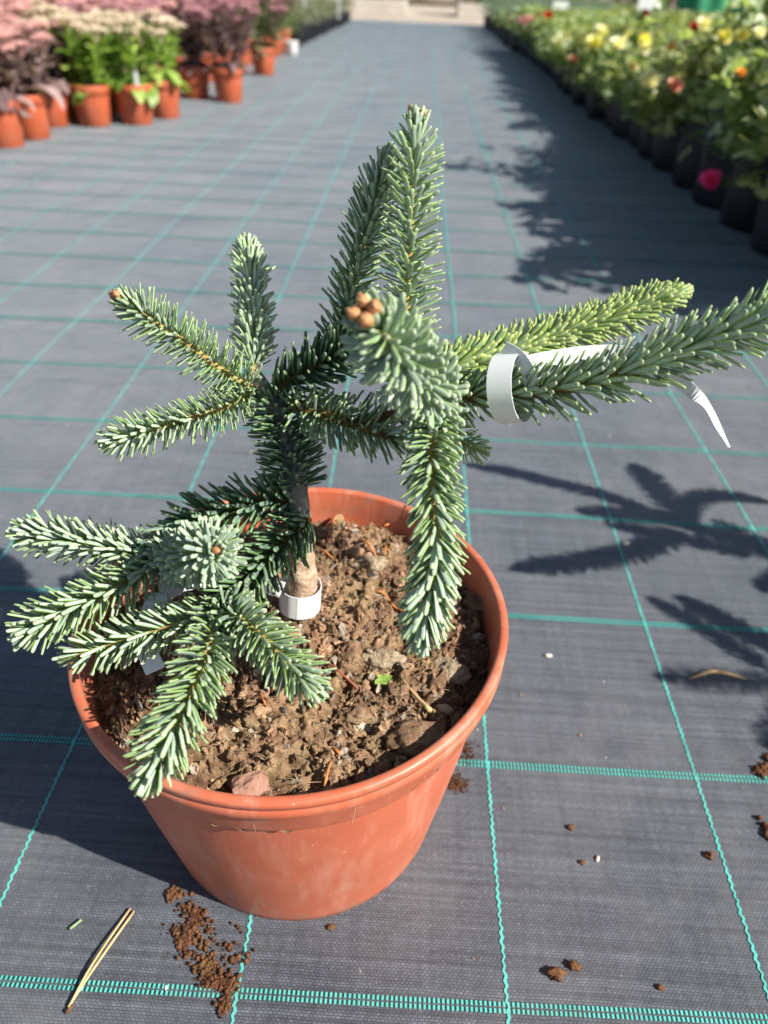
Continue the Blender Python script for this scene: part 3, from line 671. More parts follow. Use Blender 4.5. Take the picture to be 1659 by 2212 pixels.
rock_thing('pebble', (0.0309, 0.2543, 0.156)[:2], .0042, 2, .2, 3, (1.2, .8, .6), simple('tan_pebble', (.40, .24, .14), (.55, .36, .24), 90), 'small tan pebble near the right front rim', 'pebble')
# on the fabric
if False:
    pass
pn = empty('pine_needle_pair', (*(-0.1627, 0.1582), .002)); tag(pn, 'pair of dry tan pine needles lying on the fabric at lower left', 'pine needles')
o0 = V((*(-0.1627, 0.1582), .002))
for A_, C_, B_ in [((-0.1627, 0.1582), (-0.1569, 0.1806), (-0.1464, 0.2119)), ((-0.162, 0.1616), (-0.1543, 0.1808), (-0.1437, 0.2104))]:
    b = MB(); P3 = [V((*A_, .0022))-o0, V((*C_, .004))-o0, V((*B_, .0022))-o0]
    v, f = tube(spline(P3, 12), np.linspace(.0008, .0006, 12), 6); b.add(v, f); b.build('needle', M['straw'], pn)
b = MB(); v, f = tube([(0, 0, 0), (.0025, .004, .0003)], .0010, 6); b.add(v, f); b.build('sheath', M['crumb_dark'], pn, True, tuple(V((*(-0.1634, 0.1555), .0018))-o0))
def gl(p, z): return (p[0], p[1], z)
lying('fir_needle', [gl((-0.1779, 0.1982), .0018), gl((-0.1754, 0.201), .002), gl((-0.1729, 0.2038), .002)], .0009, M['n_blue'], 'single green fir needle dropped on the fabric at lower left', 'needle')
lying('dry_leaf', [gl((0.2474, 0.421), .002), gl((0.2692, 0.4266), .007), gl((0.2958, 0.4242), .002)], [.0004, .0011, .0016, .0018, .0018, .0016, .0011, .0004], M['straw'], 'curved dry straw coloured leaf blade on the fabric right of the pot', 'leaf')
for q, r, lb in [((0.1429, 0.262), .0014, 'pale oval seed husk on the fabric right of the pot front'), ((0.1346, 0.4383), .0020, 'small whitish pebble on the fabric right of the pot'), ((0.2351, 0.599), .0026, 'pale dry leaf scrap on the green line right of the pot')]:
    v, f = rock(r, 2, .2, int(r*1e5), (1.7, .9, .8)); b = MB(); b.add(v@rotm(0, 0, 1.2 if r < .0016 else .1).T, f)
    tag(b.build('seed_husk', M['pale'], None, True, gl(q, r*.9)), lb, 'husk')
def crumbs(name, spots, n, label, rmin, rmax, m=None):
    b = MB()
    for i in range(n):
        (cx, cy, sx_, sy_) = spots[i % len(spots)]
        q = (cx+RNG.normal(0, sx_)*.8, cy+RNG.normal(0, sy_)*.8); r = rmin+(rmax-rmin)*RNG.random()**4
        v, f = rock(r, 1, .5, i, (1, .8, .75), 1.8); v = v@rotm(*(RNG.random(3)*6)).T
        b.add(v+V((q[0], q[1], r*.6+gz(q[0], q[1])+.0015*RNG.random()*(r < .0015))), f, (.3+.5*RNG.random(), 0, 0, 1))
    return tag(b.build(name, m or M['peat']), label, None, None, 'stuff')
crumbs('spilled_soil', [(-0.1234, 0.2219, 0.0031, 0.0025), (-0.1080, 0.2118, 0.0057, 0.0037), (-0.1056, 0.2079, 0.0036, 0.0031), (-0.1134, 0.2009, 0.0046, 0.0037), (-0.1094, 0.1960, 0.0026, 0.0043), (-0.0938, 0.1820, 0.0041, 0.0031), (-0.0903, 0.1786, 0.0046, 0.0037), (-0.0856, 0.1753, 0.0036, 0.0031), (-0.0776, 0.1746, 0.0036, 0.0031), (-0.0862, 0.1898, 0.0103, 0.0093), (-0.0795, 0.1653, 0.0026, 0.0037), (-0.1010, 0.1952, 0.0077, 0.0093)], 1700, 'loose brown peat spilled on the fabric in front of the pot', .00015, .0022)
crumbs('spilled_soil', [(0.0527, 0.3127, 0.0041, 0.0043), (0.0620, 0.3365, 0.0046, 0.0062), (0.0542, 0.3092, 0.0051, 0.0031), (0.0589, 0.3443, 0.0041, 0.0043)], 1600, 'thin patch of pale brown peat dust right of the pot', .00012, .0009)
crumbs('spilled_soil', [(0.2802, 0.3380, 0.0026, 0.0025), (0.2633, 0.2882, 0.0021, 0.0062), (0.2874, 0.3483, 0.0031, 0.0031), (0.2743, 0.3356, 0.0026, 0.0015)], 260, 'brown peat crumbs at the right edge of the fabric', .0005, .0030)
b = MB()
for i in range(420):
    q = V((RNG.uniform(-.45, .55), RNG.uniform(.08, 1.3), 0)); r = .0003+.0011*RNG.random()**3
    v, f = rock(r, 1, .5, i, (1.3, .8, .6)); v = v@rotm(0, 0, RNG.random()*6).T; b.add(v+q+V((0, 0, r*.5+gz(q[0], q[1]))), f, None, int(RNG.random() < .22))
tag(b.build('debris', [M['peat'], M['pale']]), 'tiny specks of soil and chaff scattered on the fabric', None, None, 'stuff')
for q, r, lb in [((0.1058, 0.1914), .0042, 'dark brown soil crumb with a shadow at lower right'), ((0.1166, 0.1957), .0030, 'brown soil crumb right beside the largest crumb at lower right'), ((0.2175, 0.269), .0028, 'round brown soil crumb beside the right hand green line'), ((0.1649, 0.1877), .002, 'small brown soil crumb above the bottom green band at lower right'), ((0.1327, 0.2588), .0018, 'little brown soil crumb left of the pale husk'), ((0.129, 0.2827), .0022, 'small brown soil crumb midway between the two green lines'), ((-0.025, 0.2086), .0022, 'small brown soil crumb just in front of the pot base')]:
    b = MB()
    v, f = rock(r, 3, .45, int(r*1e5), (1.1, .8, .85), 1.8); nrm = unit(v); v = v*(1+.3*fbm(v*900, 2, 3)[:, None]); b.add(v, f)
    tag(b.build('soil_crumb', M['crumb_dark'], None, True, gl(q, r*.6)), lb, 'crumb', 'larger soil crumbs on the fabric')

# ------------------------------------------------------------------ background
# ---- left: sedums in terracotta pots
def pot_mb(r, h, seg=28):
    p = [(.0, .003), (r*.70, .003), (r*.73, 0), (r*.76, .002), (r*.90, h*.74), (r*.905, h*.76), (r*.965, h*.775), (r*1.0, h*.985), (r*.985, h), (r*.95, h), (r*.93, h*.98), (r*.88, h*.8)]
    b = MB(); v, f = lathe(p, seg); b.add(v, f); return b
def soil_disc(r, z, m_name, parent):
    b = MB(); n = 18; v = [(0, 0, z+.004)]+[(r*math.cos(a), r*math.sin(a), z) for a in np.linspace(0, 2*math.pi, n, endpoint=False)]
    b.add(v, [(0, 1+i, 1+(i+1) % n) for i in range(n)], (.35, 0, 0, 1)); return b.build('soil', M['peat'], parent)
def fleshy(L_, W_, seed):
    n = 6; v = []; rg = np.random.default_rng(seed); cup = .25+.3*rg.random()
    for i in range(n):
        t = i/(n-1); wv = W_*.5*(math.sin(math.pi*min(1, .10+.86*t))**.65); z = .10*L_*math.sin(t*3)-.25*L_*t*t*rg.random()
        v += [(t*L_, -wv, z+cup*wv), (t*L_, 0, z), (t*L_, wv, z+cup*wv)]
    return V(v), [(3*i+k, 3*i+k+1, 3*i+k+4, 3*i+k+3) for i in range(n-1) for k in (0, 1)]
LEAFM = {}
def leafmesh(mn, k, L_, W_):
    key = (mn, k, round(L_, 3))
    if key not in LEAFM:
        b = MB(); v, f = fleshy(L_, W_, k); b.add(v, f, (k % 5/4., 0, 0, 1)); LEAFM[key] = b.mesh('leaf', M[mn])
    return LEAFM[key]
def head_mb(r, seed, n=130):
    rg = np.random.default_rng(seed); b = MB(); iv, if_ = [(1, 0, 0), (-1, 0, 0), (0, 1, 0), (0, -1, 0), (0, 0, 1), (0, 0, -1)], [(0, 2, 4), (2, 1, 4), (1, 3, 4), (3, 0, 4), (2, 0, 5), (1, 2, 5), (3, 1, 5), (0, 3, 5)]
    sub = [(r*.62*math.sqrt(rg.random())*math.cos(a), r*.62*math.sin(a)*math.sqrt(rg.random())) for a in rg.random(9)*6.28]
    for i in range(n):
        cx, cy = sub[i % 9]; q = math.sqrt(rg.random())*r*.40; a = rg.random()*6.28
        x, y = cx+q*math.cos(a), cy+q*math.sin(a); z = .35*r*(1-(x*x+y*y)/(r*r*1.3))-.6*q*q/r+rg.normal(0, .0015)
        s = r*(.055+.05*rg.random()); v = V(iv)*s@rotm(*(rg.random(3)*6)).T+V((x, y, z)); b.add(v, if_, (rg.random(), 0, 0, 1))
    for cx, cy in sub:   # little stalks that carry the clusters
        v, f = tube([(0, 0, -r*.7), (cx*.9, cy*.9, .1*r)], .0012, 4, False); b.add(v, f, (.1, 0, 0, 1))
    return b
def sedum(seed, leaf, fl, h=.30, nst=8, detail=False, spread=.085, Lf=.055, potr=.068, poth=.125, potm='pot_far', nl=11, fl2=None):
    rg = np.random.default_rng(seed); t = empty('potted_sedum', (0, 0, 0))
    pot_mb(potr, poth).build('pot', M[potm], t); soil_disc(potr*.92, poth*.86, 'peat', t)
    for k in range(nst):
        a = 6.28*k/nst+rg.normal(0, .3); q = (.25+.75*rg.random()) if k else 0
        H = h*(.82+.25*rg.random()); tip = V((spread*1.35*q*math.cos(a), spread*1.35*q*math.sin(a), poth*.86+H*(1-.12*q)))
        base = V((.03*q*math.cos(a), .03*q*math.sin(a), poth*.84)); mid = (base+tip)/2+V((.012*math.cos(a), .012*math.sin(a), 0))
        P = spline([base, mid, tip], 10); b = MB(); v, f = tube(P, np.linspace(.004, .0028, 10), 6, False); b.add(v, f, (.4, 0, 0, 1))
        st = b.build('stem', M[leaf], t); lb = MB()
        for j in range(nl):
            u = .06+.80*j/nl+.04*rg.random(); i = min(8, int(u*9)); p = P[i]+(P[i+1]-P[i])*(u*9-i); an = j*2.4+rg.random()
            sc_ = (1.15-.55*u)*(.8+.4*rg.random()); k_ = int(rg.integers(8)); R_ = rotm(0, (-.75+.9*rg.random()*(1-u)-.1) if j > 2 else .1+.4*rg.random(), an)
            if detail:
                o = link('leaf', leafmesh(leaf, k_, Lf, Lf*.52), st); m4 = np.eye(4); m4[:3, :3] = R_*sc_; m4[:3, 3] = p; o.matrix_local = Matrix(m4.tolist())
            else:
                v, f = fleshy(Lf*sc_, Lf*.52*sc_, k_); lb.add(v@R_.T+p, f, (rg.random(), 0, 0, 1))
        if not detail: tag(lb.build('foliage', M[leaf], st), kind='stuff')
        fm = fl2 if (fl2 and k % 4 == 1) else fl
        hb = head_mb(.042*(.8+.5*rg.random()), seed*50+k); hb.build('flower_head', M[fm], st, True, tuple(tip))
    return t
SG = 'potted sedums on the left'
front = [
 ((-1.245, 2.42), 'sed_purple', 'fl_pink', 'purple leaved sedum in a terracotta pot, lowest one at the left edge'),
 ((-1.222, 2.56), 'sed_purple', 'fl_pink', 'purple leaved sedum, second pot from the lower left edge'),
 ((-1.255, 2.80), 'sed_purple', 'fl_pink', 'pink headed sedum whose terracotta pot is third from the lower left edge'),
 ((-1.125, 2.84), 'sed_green', 'fl_cream', 'green leaved cream flowered sedum in the left one of two facing front pots'),
 ((-.998, 2.91), 'sed_green', 'fl_cream', 'green leaved cream flowered sedum with a white stick label in its pot'),
 ((-.945, 3.07), 'sed_green', 'fl_cream', 'bright green sedum in a tilted looking pot, rightmost of the green ones'),
 ((-.955, 3.58), 'sed_dark', 'fl_dark', 'dark plum sedum in a terracotta pot left of the other plum front pot'),
 ((-.805, 3.54), 'sed_dark', 'fl_dark', 'dark plum sedum standing out furthest towards the aisle'),
 ((-.845, 4.60), 'sed_mid', 'fl_dark', 'mauve sedum standing alone in front of its row near the aisle')]
for i, (p, lf, fl, lb) in enumerate(front):
    t = sedum(100+i, lf, fl, (.24 if i in (6, 7, 8) else .20 if i > 2 else .185), 9 if lf == 'sed_green' else 8, i < 6, .105, .078 if i < 3 else .070 if i < 6 else .062, nl=11 if i < 6 else 18)
    t.location = (p[0], p[1], 0); t.rotation_euler.z = i*1.3; tag(t, lb, 'potted sedum', SG)
KINDS = {'pink': ('sed_purple', 'fl_pink', 'dusty pink flowered sedum in the crowd behind the front pots'), 'green': ('sed_green', 'fl_cream', 'cream flowered green sedum standing behind the front green ones'),
         'plum': ('sed_dark', 'fl_dark', 'dark plum sedum in the dense group behind the plum front pots'), 'mag': ('sed_dark', 'fl_magenta', 'plum sedum with magenta flower heads in the dense dark group'),
         'mauve': ('sed_mid', 'fl_dark', 'mauve sedum in the far part of the left hand bed')}
PROTO = {}
def place_sedum(kind, x, y, rz):
    lf, fl, lb = KINDS[kind]; PROTO.setdefault(kind, [])
    if len(PROTO[kind]) < 3:
        t = sedum(300+len(PROTO[kind])*7+len(kind)*31, lf, fl, .215, 10, False, .10, .05, nl=14, fl2='fl_pink' if kind in ('mauve', 'plum') else None); PROTO[kind].append(t)
    else: t = copy_tree(random.choice(PROTO[kind]))
    t.location = (x, y, 0); t.rotation_euler.z = rz; s_ = random.uniform(.92, 1.08); t.scale = (s_, s_, s_)
    tag(t, lb, 'potted sedum', SG)
spots_l = []
for y in np.arange(2.55, 6.3, .185):
    xb = np.interp(y, [2.4, 2.75, 2.9, 3.1, 3.3, 3.6, 4.4, 4.7, 5.6, 6.3], [-1.42, -1.42, -1.28, -1.14, -1.10, -1.10, -1.06, -1.06, -.98, -1.0])
    for k in range(5):
        x = xb-.185*k-.02*random.random(); yy = y+random.uniform(-.03, .03)
        if x < -.64*yy-.25: continue
        kind = 'pink' if (yy < 2.9 or (x < -1.45 and yy < 3.7)) else 'green' if (yy < 3.25 and x > -1.6) else 'plum' if yy < 4.5 else 'mauve'
        if kind == 'plum' and random.random() < .12: kind = 'mag'
        if kind == 'mauve' and random.random() < .35: kind = 'plum'
        place_sedum(kind, x, yy, random.random()*6.28)
# stick labels
def stick_label(x, y, z0, z1, wd, label, head=None):
    t = empty('stick_label', (x, y, z0)); tag(t, label, 'plant label', 'white stick labels')
    b = MB(); v, f = tube([(0, 0, 0), (0, 0, z1-z0)], wd*.5, 4); v[:, 1] *= .15; b.add(v, f); b.build('stake', M['tag'], t, False)
    if head:
        b = MB(); w2, h2 = head; v = [(sx*w2/2, sy*.0015, z1-z0+sz_*h2/2+h2*.4) for sx in (-1, 1) for sy in (-1, 1) for sz_ in (-1, 1)]
        b.add(v, [(0, 1, 3, 2), (4, 6, 7, 5), (0, 4, 5, 1), (2, 3, 7, 6), (0, 2, 6, 4), (1, 5, 7, 3)]); b.build('board', M['tag'], t, False)
    return t
stick_label(-.965, 2.86, .10, .165, .014, 'white stick label in the pot of a green cream flowered sedum')
stick_label(-.99, 7.4, .1, .36, .012, 'white label board on a thin stake among the far left black pots', (.12, .11))
stick_label(-.80, 8.4, .1, .28, .012, 'smaller white label further back among the far left black pots', (.07, .07))
# far left small plants in black pots, and the white pot
FOL = {}
def foliage_mb(seed, n, r, z0, z1, L_, W_, rg=None):
    rg = np.random.default_rng(seed); b = MB(); C_ = [(r*.55*rg.normal(), r*.55*rg.normal(), z0+(z1-z0)*(.25+.75*rg.random())) for _ in range(26)]
    for i in range(n):
        c = C_[i % 26]; p = V(c)+rg.normal(0, 1, 3)*V((r*.26, r*.26, (z1-z0)*.13)); p[2] = np.clip(p[2], z0*.9, z1*1.06)
        d = unit(V((p[0], p[1], .06))+rg.normal(0, .05, 3)); up_ = unit(V((0, 0, 1))+rg.normal(0, .45, 3)); x = unit(d+rg.normal(0, .5, 3)); y = unit(np.cross(up_, x)); z = np.cross(x, y)
        tone = rg.random(); nlf = 3 if L_ > .02 else 1
        for j in range(nlf):
            s_ = (.7+.6*rg.random()); l_, w_ = L_*s_, W_*s_; an = (j-1)*1.0; xd = x*math.cos(an)+y*math.sin(an); yd = -x*math.sin(an)+y*math.cos(an); o = p+xd*L_*.15
            q = [o, o+xd*l_*.35+yd*w_*.5+z*w_*.18, o+xd*l_*.75+yd*w_*.42+z*w_*.12, o+xd*l_-z*l_*.12, o+xd*l_*.75-yd*w_*.42+z*w_*.12, o+xd*l_*.35-yd*w_*.5+z*w_*.18, o+xd*l_*.55]
            b.add(q, [(0, 1, 2, 6), (6, 2, 3), (0, 6, 4, 5), (6, 3, 4)], (np.clip(tone+rg.normal(0, .12), 0, 1), 0, 0, 1))
    return b
def small_plant(seed, leaf, potm, name='potted_shrub', potr=.07, poth=.11, h=.22, fr=.09, n=240, L_=.018):
    t = empty(name); pot_mb(potr, poth, 20).build('pot', M[potm], t); soil_disc(potr*.9, poth*.85, 'peat', t)
    tag(foliage_mb(seed, n, fr, poth, h, L_, L_*.6).build('foliage', M[leaf], t), kind='stuff'); return t
t = small_plant(5, 'hedge', 'white_pot', h=.33); t.location = (-.88, 5.85, 0); t.scale = (.7, .7, .7); tag(t, 'bushy green plant in a white pot at the far left of the aisle', 'potted plant')
t0 = small_plant(6, 'sed_mid', 'black_pot'); n0 = 0
for y in np.arange(6.6, 10.4, .26):
    for k in range(3):
        c = t0 if n0 == 0 else copy_tree(t0); n0 += 1
        c.location = (-.98+.03*random.random()-.24*k+.02*(y-6.6), y, 0); c.rotation_euler.z = random.random()*6; c['label'] = 'small mauve green plant in a black pot in the far left rows'; c['category'] = 'potted plant'; c['group'] = 'small plants in black pots at far left'
# ---- right: roses in black grow bags
def bag_mb(r, h, seed):
    p = [(0, .002), (r*.93, .002), (r*.97, .01), (r*1.0, h*.4), (r*.99, h*.8), (r*1.02, h*.97), (r*1.0, h), (r*.96, h*.985), (r*.94, h*.88)]
    v, f = lathe(p, 24); v[:, 0] += .06*math.sin(seed*2.)*v[:, 2]; v[:, 1] += .06*math.cos(seed*3.)*v[:, 2]; a = np.arctan2(v[:, 1], v[:, 0]); sq = 1+.05*np.cos(4*a); k = 1+.07*fbm(v*25+seed, 2, seed)
    v[:, 0] *= sq*k; v[:, 1] *= sq*k; b = MB(); b.add(v, f); return b
def rose_proto(seed, leaf='rose_leaf', h=.44, n=620, name='potted_rose', L_=.022, r=.118, bh=.16):
    rg = np.random.default_rng(seed); t = empty(name); bag_mb(.085, bh, seed).build('pot', M['black_pot'], t); soil_disc(.08, bh-.02, 'peat', t)
    for k in range(5):
        a = k*1.26+rg.random(); b = MB(); v, f = tube(spline([(.012*math.cos(a), .012*math.sin(a), bh-.03), (.05*math.cos(a), .05*math.sin(a), (bh+h)/2), (.085*math.cos(a+.3), .085*math.sin(a+.3), h*.95)], 8), np.linspace(.003, .0015, 8), 5, False)
        b.add(v, f); b.build('stem', M['rose_stem'], t)
    tag(foliage_mb(seed, n, r, .10, h, L_, L_*.68).build('foliage', M[leaf], t), kind='stuff')
    return t
RP = [rose_proto(900+k, 'rose_leaf' if k != 3 else 'rose_young', .30+.012*k) for k in range(4)]; used = [False]*4
RG = 'roses in black bags on the right'; ROSES = []; FRONT = []
for j, y in enumerate(np.arange(1.28, 6.9, .205)):
    for k in range(6):
        x = (.86 if y < 2.3 else .825)+.205*k+random.uniform(-.012, .012)+(.03 if y > 4.6 else 0); yy = y+random.uniform(-.02, .02)
        if x-.18 > .60*yy+.12: continue
        q = random.randrange(4) if random.random() < .8 else 0
        t = RP[q] if not used[q] else copy_tree(RP[q]); used[q] = True
        t.location = (x, yy, 0); t.rotation_euler.z = random.random()*6.28; s_ = random.uniform(.92, 1.04); e_ = 1.3 if yy < 2.3 else 1.12; t.scale = (s_*e_, s_*e_, s_*random.uniform(.92, 1.05)*(1.30 if yy < 2.1 else 1.05 if yy < 2.5 else .88))
        if k == 0: lb = 'leafy rose bush in a black bag along the aisle'; FRONT.append(None)
        else: lb = 'leafy rose bush in the dense bed behind the front row on the right'
        tag(t, lb, 'rose bush', RG); ROSES.append((x, yy, t, s_))
        if k == 0: FRONT[-1] = t
def bloom_mb(r, seed, n=16):
    rg = np.random.default_rng(seed); b = MB()
    for i in range(n):
        u = i/n; an = i*2.4; op = .15+1.15*u; L_ = r*(.55+.5*u); W_ = r*(.6+.5*u); v = []
        for a in range(5):
            t_ = a/4; wv = W_*.5*math.sin(math.pi*min(1, .15+.75*t_))**.6
            for s_ in (-1, 0, 1): v.append((t_*L_, s_*wv, .25*W_*s_*s_*.6+L_*.15*t_*t_))
        f = [(3*c+k, 3*c+k+1, 3*c+k+4, 3*c+k+3) for c in range(4) for k in (0, 1)]
        v = V(v)@rotm(0, -(1.45-op), 0).T; v = v@rotm(0, 0, an).T; b.add(v, f, (rg.random(), 0, 0, 1))
    return b
def bloom(p, r, col, seed, tilt=(0, 0)):
    """a bloom is a part of the bush it grows on"""
    x, y, t, s_ = min(ROSES, key=lambda q: (q[0]-p[0])**2+(q[1]-p[1])**2)
    b = bloom_mb(r, seed); o = b.build('flower', M['p_'+col], t)
    o.matrix_parent_inverse = Matrix.Identity(4)
    W_ = Matrix.LocRotScale(t.location, t.rotation_euler, t.scale)
    o.matrix_local = W_.inverted() @ (Matrix.Translation(Vector(p)) @ Matrix(rotm(tilt[0], tilt[1], 0).tolist()).to_4x4())
    sb = MB(); bx = V((x, y, .25)); v, f = tube(spline([bx-V(p), (bx-V(p))*.5+V((0, 0, -.01)), (0, 0, -.002)], 6), .0018, 5, False); sb.add(v, f)
    so_ = sb.build('flower_stem', M['rose_stem'], t); so_.matrix_local = W_.inverted() @ Matrix.Translation(Vector(p))
    o['label'] = {'pink': 'vivid pink', 'rosy': 'soft pink', 'salmon': 'salmon', 'cream': 'cream', 'yellow': 'yellow', 'red': 'deep red', 'orange': 'orange', 'violet': 'violet'}[col]+' rose bloom'
    t['label'] = {'pink': 'rose bush with one vivid pink bloom hanging over its black bag', 'salmon': 'rose bush with an open salmon bloom facing the aisle', 'yellow': 'rose bush carrying yellow blooms in the right hand bed',
                  'cream': 'rose bush carrying cream white blooms in the right hand bed', 'red': 'rose bush carrying a deep red bloom in the right hand bed', 'orange': 'rose bush carrying an orange bloom in the right hand bed',
                  'rosy': 'rose bush carrying soft pink blooms in the far part of the bed', 'violet': 'rose bush carrying violet blooms in the far part of the bed'}[col]
for k, (p, r, c) in enumerate([((0.5928, 1.6092, 0.1481), 0.0252, 'pink'), ((0.5419, 1.8265, 0.2884), 0.0204, 'salmon'), ((0.62, 2.3237, 0.2454), 0.0383, 'cream'), ((0.6495, 2.6534, 0.2642), 0.0144, 'red'),
    ((0.685, 3.4943, 0.2663), 0.0396, 'yellow'), ((0.7538, 3.6176, 0.2724), 0.0421, 'yellow'), ((0.5772, 2.5948, 0.3131), 0.0313, 'cream'), ((0.8251, 3.6525, 0.2826), 0.0417, 'yellow'), ((0.7803, 3.8714, 0.2889), 0.0394, 'cream'), ((0.8182, 3.4492, 0.2787), 0.0389, 'yellow'), ((0.5575, 2.2325, 0.3479), 0.0234, 'yellow'),
    ((0.5672, 2.242, 0.3317), 0.0228, 'cream'), ((0.8077, 2.3834, 0.3544), 0.0317, 'yellow'), ((0.6419, 1.7879, 0.3839), 0.0207, 'yellow'), ((0.66, 1.7541, 0.3895), 0.0174, 'cream'), ((0.6045, 1.644, 0.3316), 0.0121, 'orange'), ((0.6679, 3.8055, 0.1862), 0.0255, 'salmon'), ((0.6642, 4.2377, 0.2245), 0.0401, 'cream'), ((0.6904, 4.2568, 0.2431), 0.0389, 'cream'),
    ((0.739, 5.2859, 0.2877), 0.0396, 'red'), ((0.7008, 6.1174, 0.2364), 0.0422, 'rosy'), ((0.7363, 7.256, 0.2007), 0.0481, 'rosy'), ((0.747, 5.8092, 0.2077), 0.0366, 'violet'), ((0.7111, 5.8181, 0.2515), 0.0341, 'rosy'), ((1.1125, 4.2123, 0.2687), 0.0410, 'cream'), ((0.7109, 2.5206, 0.323), 0.0146, 'red'), ((0.7225, 2.3849, 0.3741), 0.0152, 'red'), ((0.74, 2.3677, 0.3807), 0.0246, 'cream'),
    ((0.5449, 2.2127, 0.4043), 0.0101, 'red'), ((0.7018, 2.3666, 0.341), 0.0122, 'violet')]):
    bloom(p, r, c, k, (random.uniform(.4, 1.1), random.uniform(-.8, 0)))
CN = {'pink': 'vivid pink', 'rosy': 'soft pink', 'salmon': 'salmon', 'cream': 'cream white', 'yellow': 'yellow', 'red': 'deep red', 'orange': 'orange', 'violet': 'violet'}
ORD = ['nearest', 'second nearest', 'third nearest', 'fourth nearest', 'fifth nearest', 'sixth nearest', 'seventh nearest', 'eighth nearest']
byc = {}
for x, y, t, s_ in sorted(ROSES, key=lambda q: q[1]):
    fl_ = [c for c in t.children if c.name.split('.')[0] == 'flower']
    if fl_:
        cs = []
        for c in fl_:
            q = c['label'].replace(' rose bloom', '')
            if q not in cs: cs.append(q)
        byc.setdefault(' and '.join(cs[:2]).replace('_', ' '), []).append(t)
for c, ts in byc.items():
    for q, t in enumerate(ts): t['label'] = ('only rose bush in the right hand bed showing %s blooms' % c) if len(ts) == 1 else ('%s of the rose bushes showing %s blooms in the right hand bed' % (ORD[q], c))
NUM = ['first', 'second', 'third', 'fourth', 'fifth', 'sixth', 'seventh', 'eighth', 'ninth', 'tenth'] + ['eleventh', 'twelfth', 'thirteenth', 'fourteenth', 'fifteenth', 'sixteenth', 'seventeenth', 'eighteenth', 'nineteenth', 'twentieth'] + ['twenty-'+q for q in ('first', 'second', 'third', 'fourth', 'fifth', 'sixth', 'seventh', 'eighth', 'ninth')]
for q, t in enumerate(FRONT): 
    if 'bloom' not in t['label']: t['label'] = 'leafy rose bush in a black bag beside the aisle, %s from the near end' % NUM[q]
# grey green plants at the far end of the right bed
gp = rose_proto(990, 'grey_leaf', .29, 520, 'potted_shrub', .016, .12, .12); n0 = 0
for y in np.arange(7.0, 10.6, .26):
    for k in range(6):
        c = gp if n0 == 0 else copy_tree(gp); n0 += 1
        c.location = (.80+.24*k+random.uniform(-.02, .02), y+random.uniform(-.02, .02), 0); c.rotation_euler.z = random.random()*6.28
        tag(c, 'grey green bushy plant in a black pot at the far end of the right bed', 'potted plant', 'grey green plants at the far end')
# sign on a stake
def box_mb(x0, x1, y0, y1, z0, z1, b=None, bev=0):
    b = b or MB(); v = [(x, y, z) for x in (x0, x1) for y in (y0, y1) for z in (z0, z1)]
    b.add(v, [(0, 1, 3, 2), (4, 6, 7, 5), (0, 4, 5, 1), (2, 3, 7, 6), (0, 2, 6, 4), (1, 5, 7, 3)]); return b
sp_ = (1.3857, 3.7303, 0.3635); t = empty('bed_sign', (sp_[0], sp_[1], .15), -.12); tag(t, 'blank cream board sign on a stake rising from the roses at top right', 'sign')
box_mb(-.07, .12, -.004, .004, sp_[2]-.15, sp_[2]+.02).build('board', M['sign'], t, False)
box_mb(-.012, .012, .0045, .012, 0, sp_[2]-.05).build('stake', M['sign'], t, False)
for k, (p, lb) in enumerate([((1.1527, 4.6523, 0.3623), 'small white label board among the roses below the green net'), ((0.9962, 6.5779, 0.2933), 'small pale label board in the far right rows')]):
    stick_label(p[0], p[1], .15, p[2], .012, lb, (.11, .06))
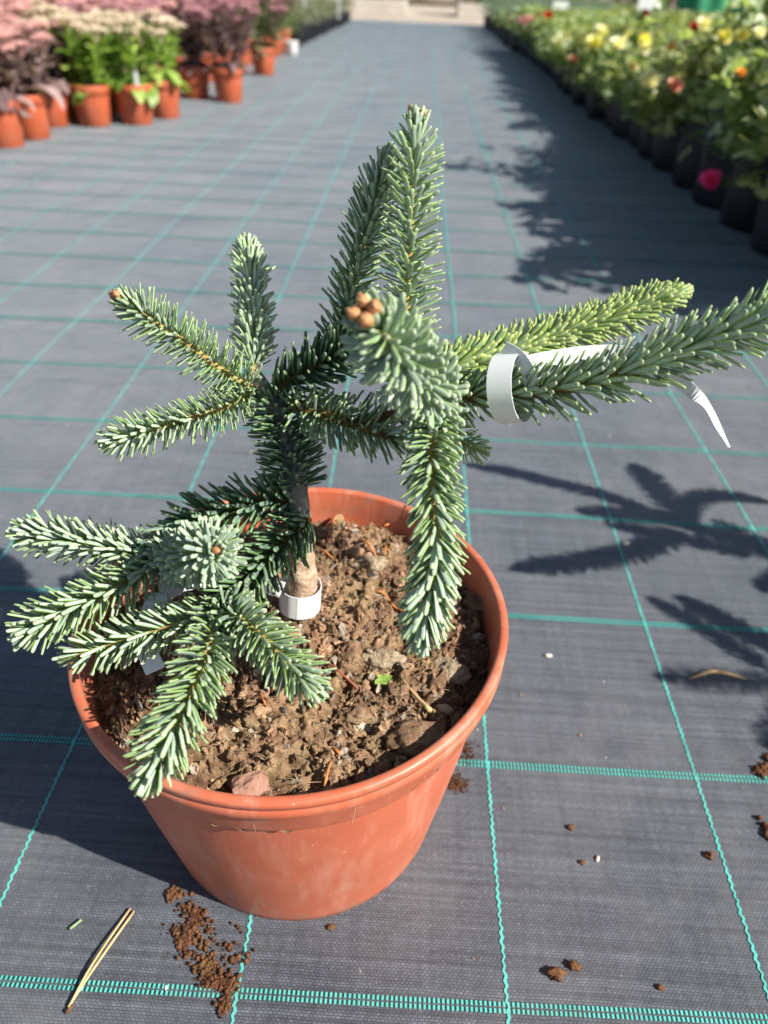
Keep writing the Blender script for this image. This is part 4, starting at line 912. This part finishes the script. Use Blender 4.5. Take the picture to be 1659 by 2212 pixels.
# green shade net fence
nf = empty('net_fence', (4.6, 9.6, 0)); tag(nf, 'green shade net fence behind the roses at top right', 'fence')
xs_ = np.linspace(-1.9, 4.5, 130); b = MB(); rows = np.linspace(.02, 1.3, 12); v = []
for z_ in rows:
    for x_ in xs_: v.append((x_, .05*math.sin(x_*9+z_)+.03*math.sin(x_*23+2*z_), z_+.02*math.sin(x_*3)))
n_ = len(xs_); b.add(v, [(j*n_+i, j*n_+i+1, (j+1)*n_+i+1, (j+1)*n_+i) for j in range(11) for i in range(n_-1)]); b.build('net', M['net'], nf)
for x_ in (-1.9, -.3, 1.3, 2.9, 4.5):
    b = MB(); v, f = tube([(x_, .10, 0), (x_, .10, 1.4)], .02, 10); b.add(v, f); b.build('post', M['timber'], nf)
# raised beds beyond the gravel
def raised_bed(x0, x1, label, leaf, seed):
    t = empty('raised_bed', ((x0+x1)/2, 13.4, 0)); tag(t, label, 'raised bed', 'raised timber beds beyond the gravel'); w_ = (x1-x0)/2
    for z0 in (0.0, .085):
        box_mb(-w_, w_, -.5, -.45, z0, z0+.08).build('board', M['concrete'], t, False)
    box_mb(-w_, -w_+.05, -.447, .5, 0, .163).build('board', M['concrete'], t, False); box_mb(w_-.05, w_, -.447, .5, 0, .163).build('board', M['concrete'], t, False)
    box_mb(-w_+.052, w_-.052, -.445, .5, 0, .13).build('soil', M['earth'], t, False)
    for k in range(int(w_*5)+2):
        o = tag(foliage_mb(seed+k, 420, .20, .12, .55, .05, .03).build('plant', M[leaf], t), kind='stuff'); o.location = (-w_+.2+(2*w_-.4)*k/max(1, int(w_*5)+1), random.uniform(-.1, .3), 0)
raised_bed(-2.6, -.26, 'low pale edged bed with plants left of the far path', 'hedge', 1200)
raised_bed(.50, 2.2, 'low pale edged bed with green plants right of the far path', 'hedge', 1300)
for k, x_ in enumerate(np.arange(-7, 8, 1.1)):
    b = foliage_mb(1400+k, 900, .55, .05, 1.3, .11, .07); o = b.build('foliage', M['hedge'], None); r_ = empty('hedge_shrub', (x_, 19+random.uniform(-.4, .4), 0)); o.parent = r_; tag(o, kind='stuff')
    bb = MB(); v, f = tube([(0, 0, 0), (0, 0, .8)], .03, 6); bb.add(v, f); bb.build('trunk', M['rose_stem'], r_)
    tag(r_, 'leafy green shrub in the hedge line far behind the gravel', 'shrub', 'shrubs beyond the gravel')
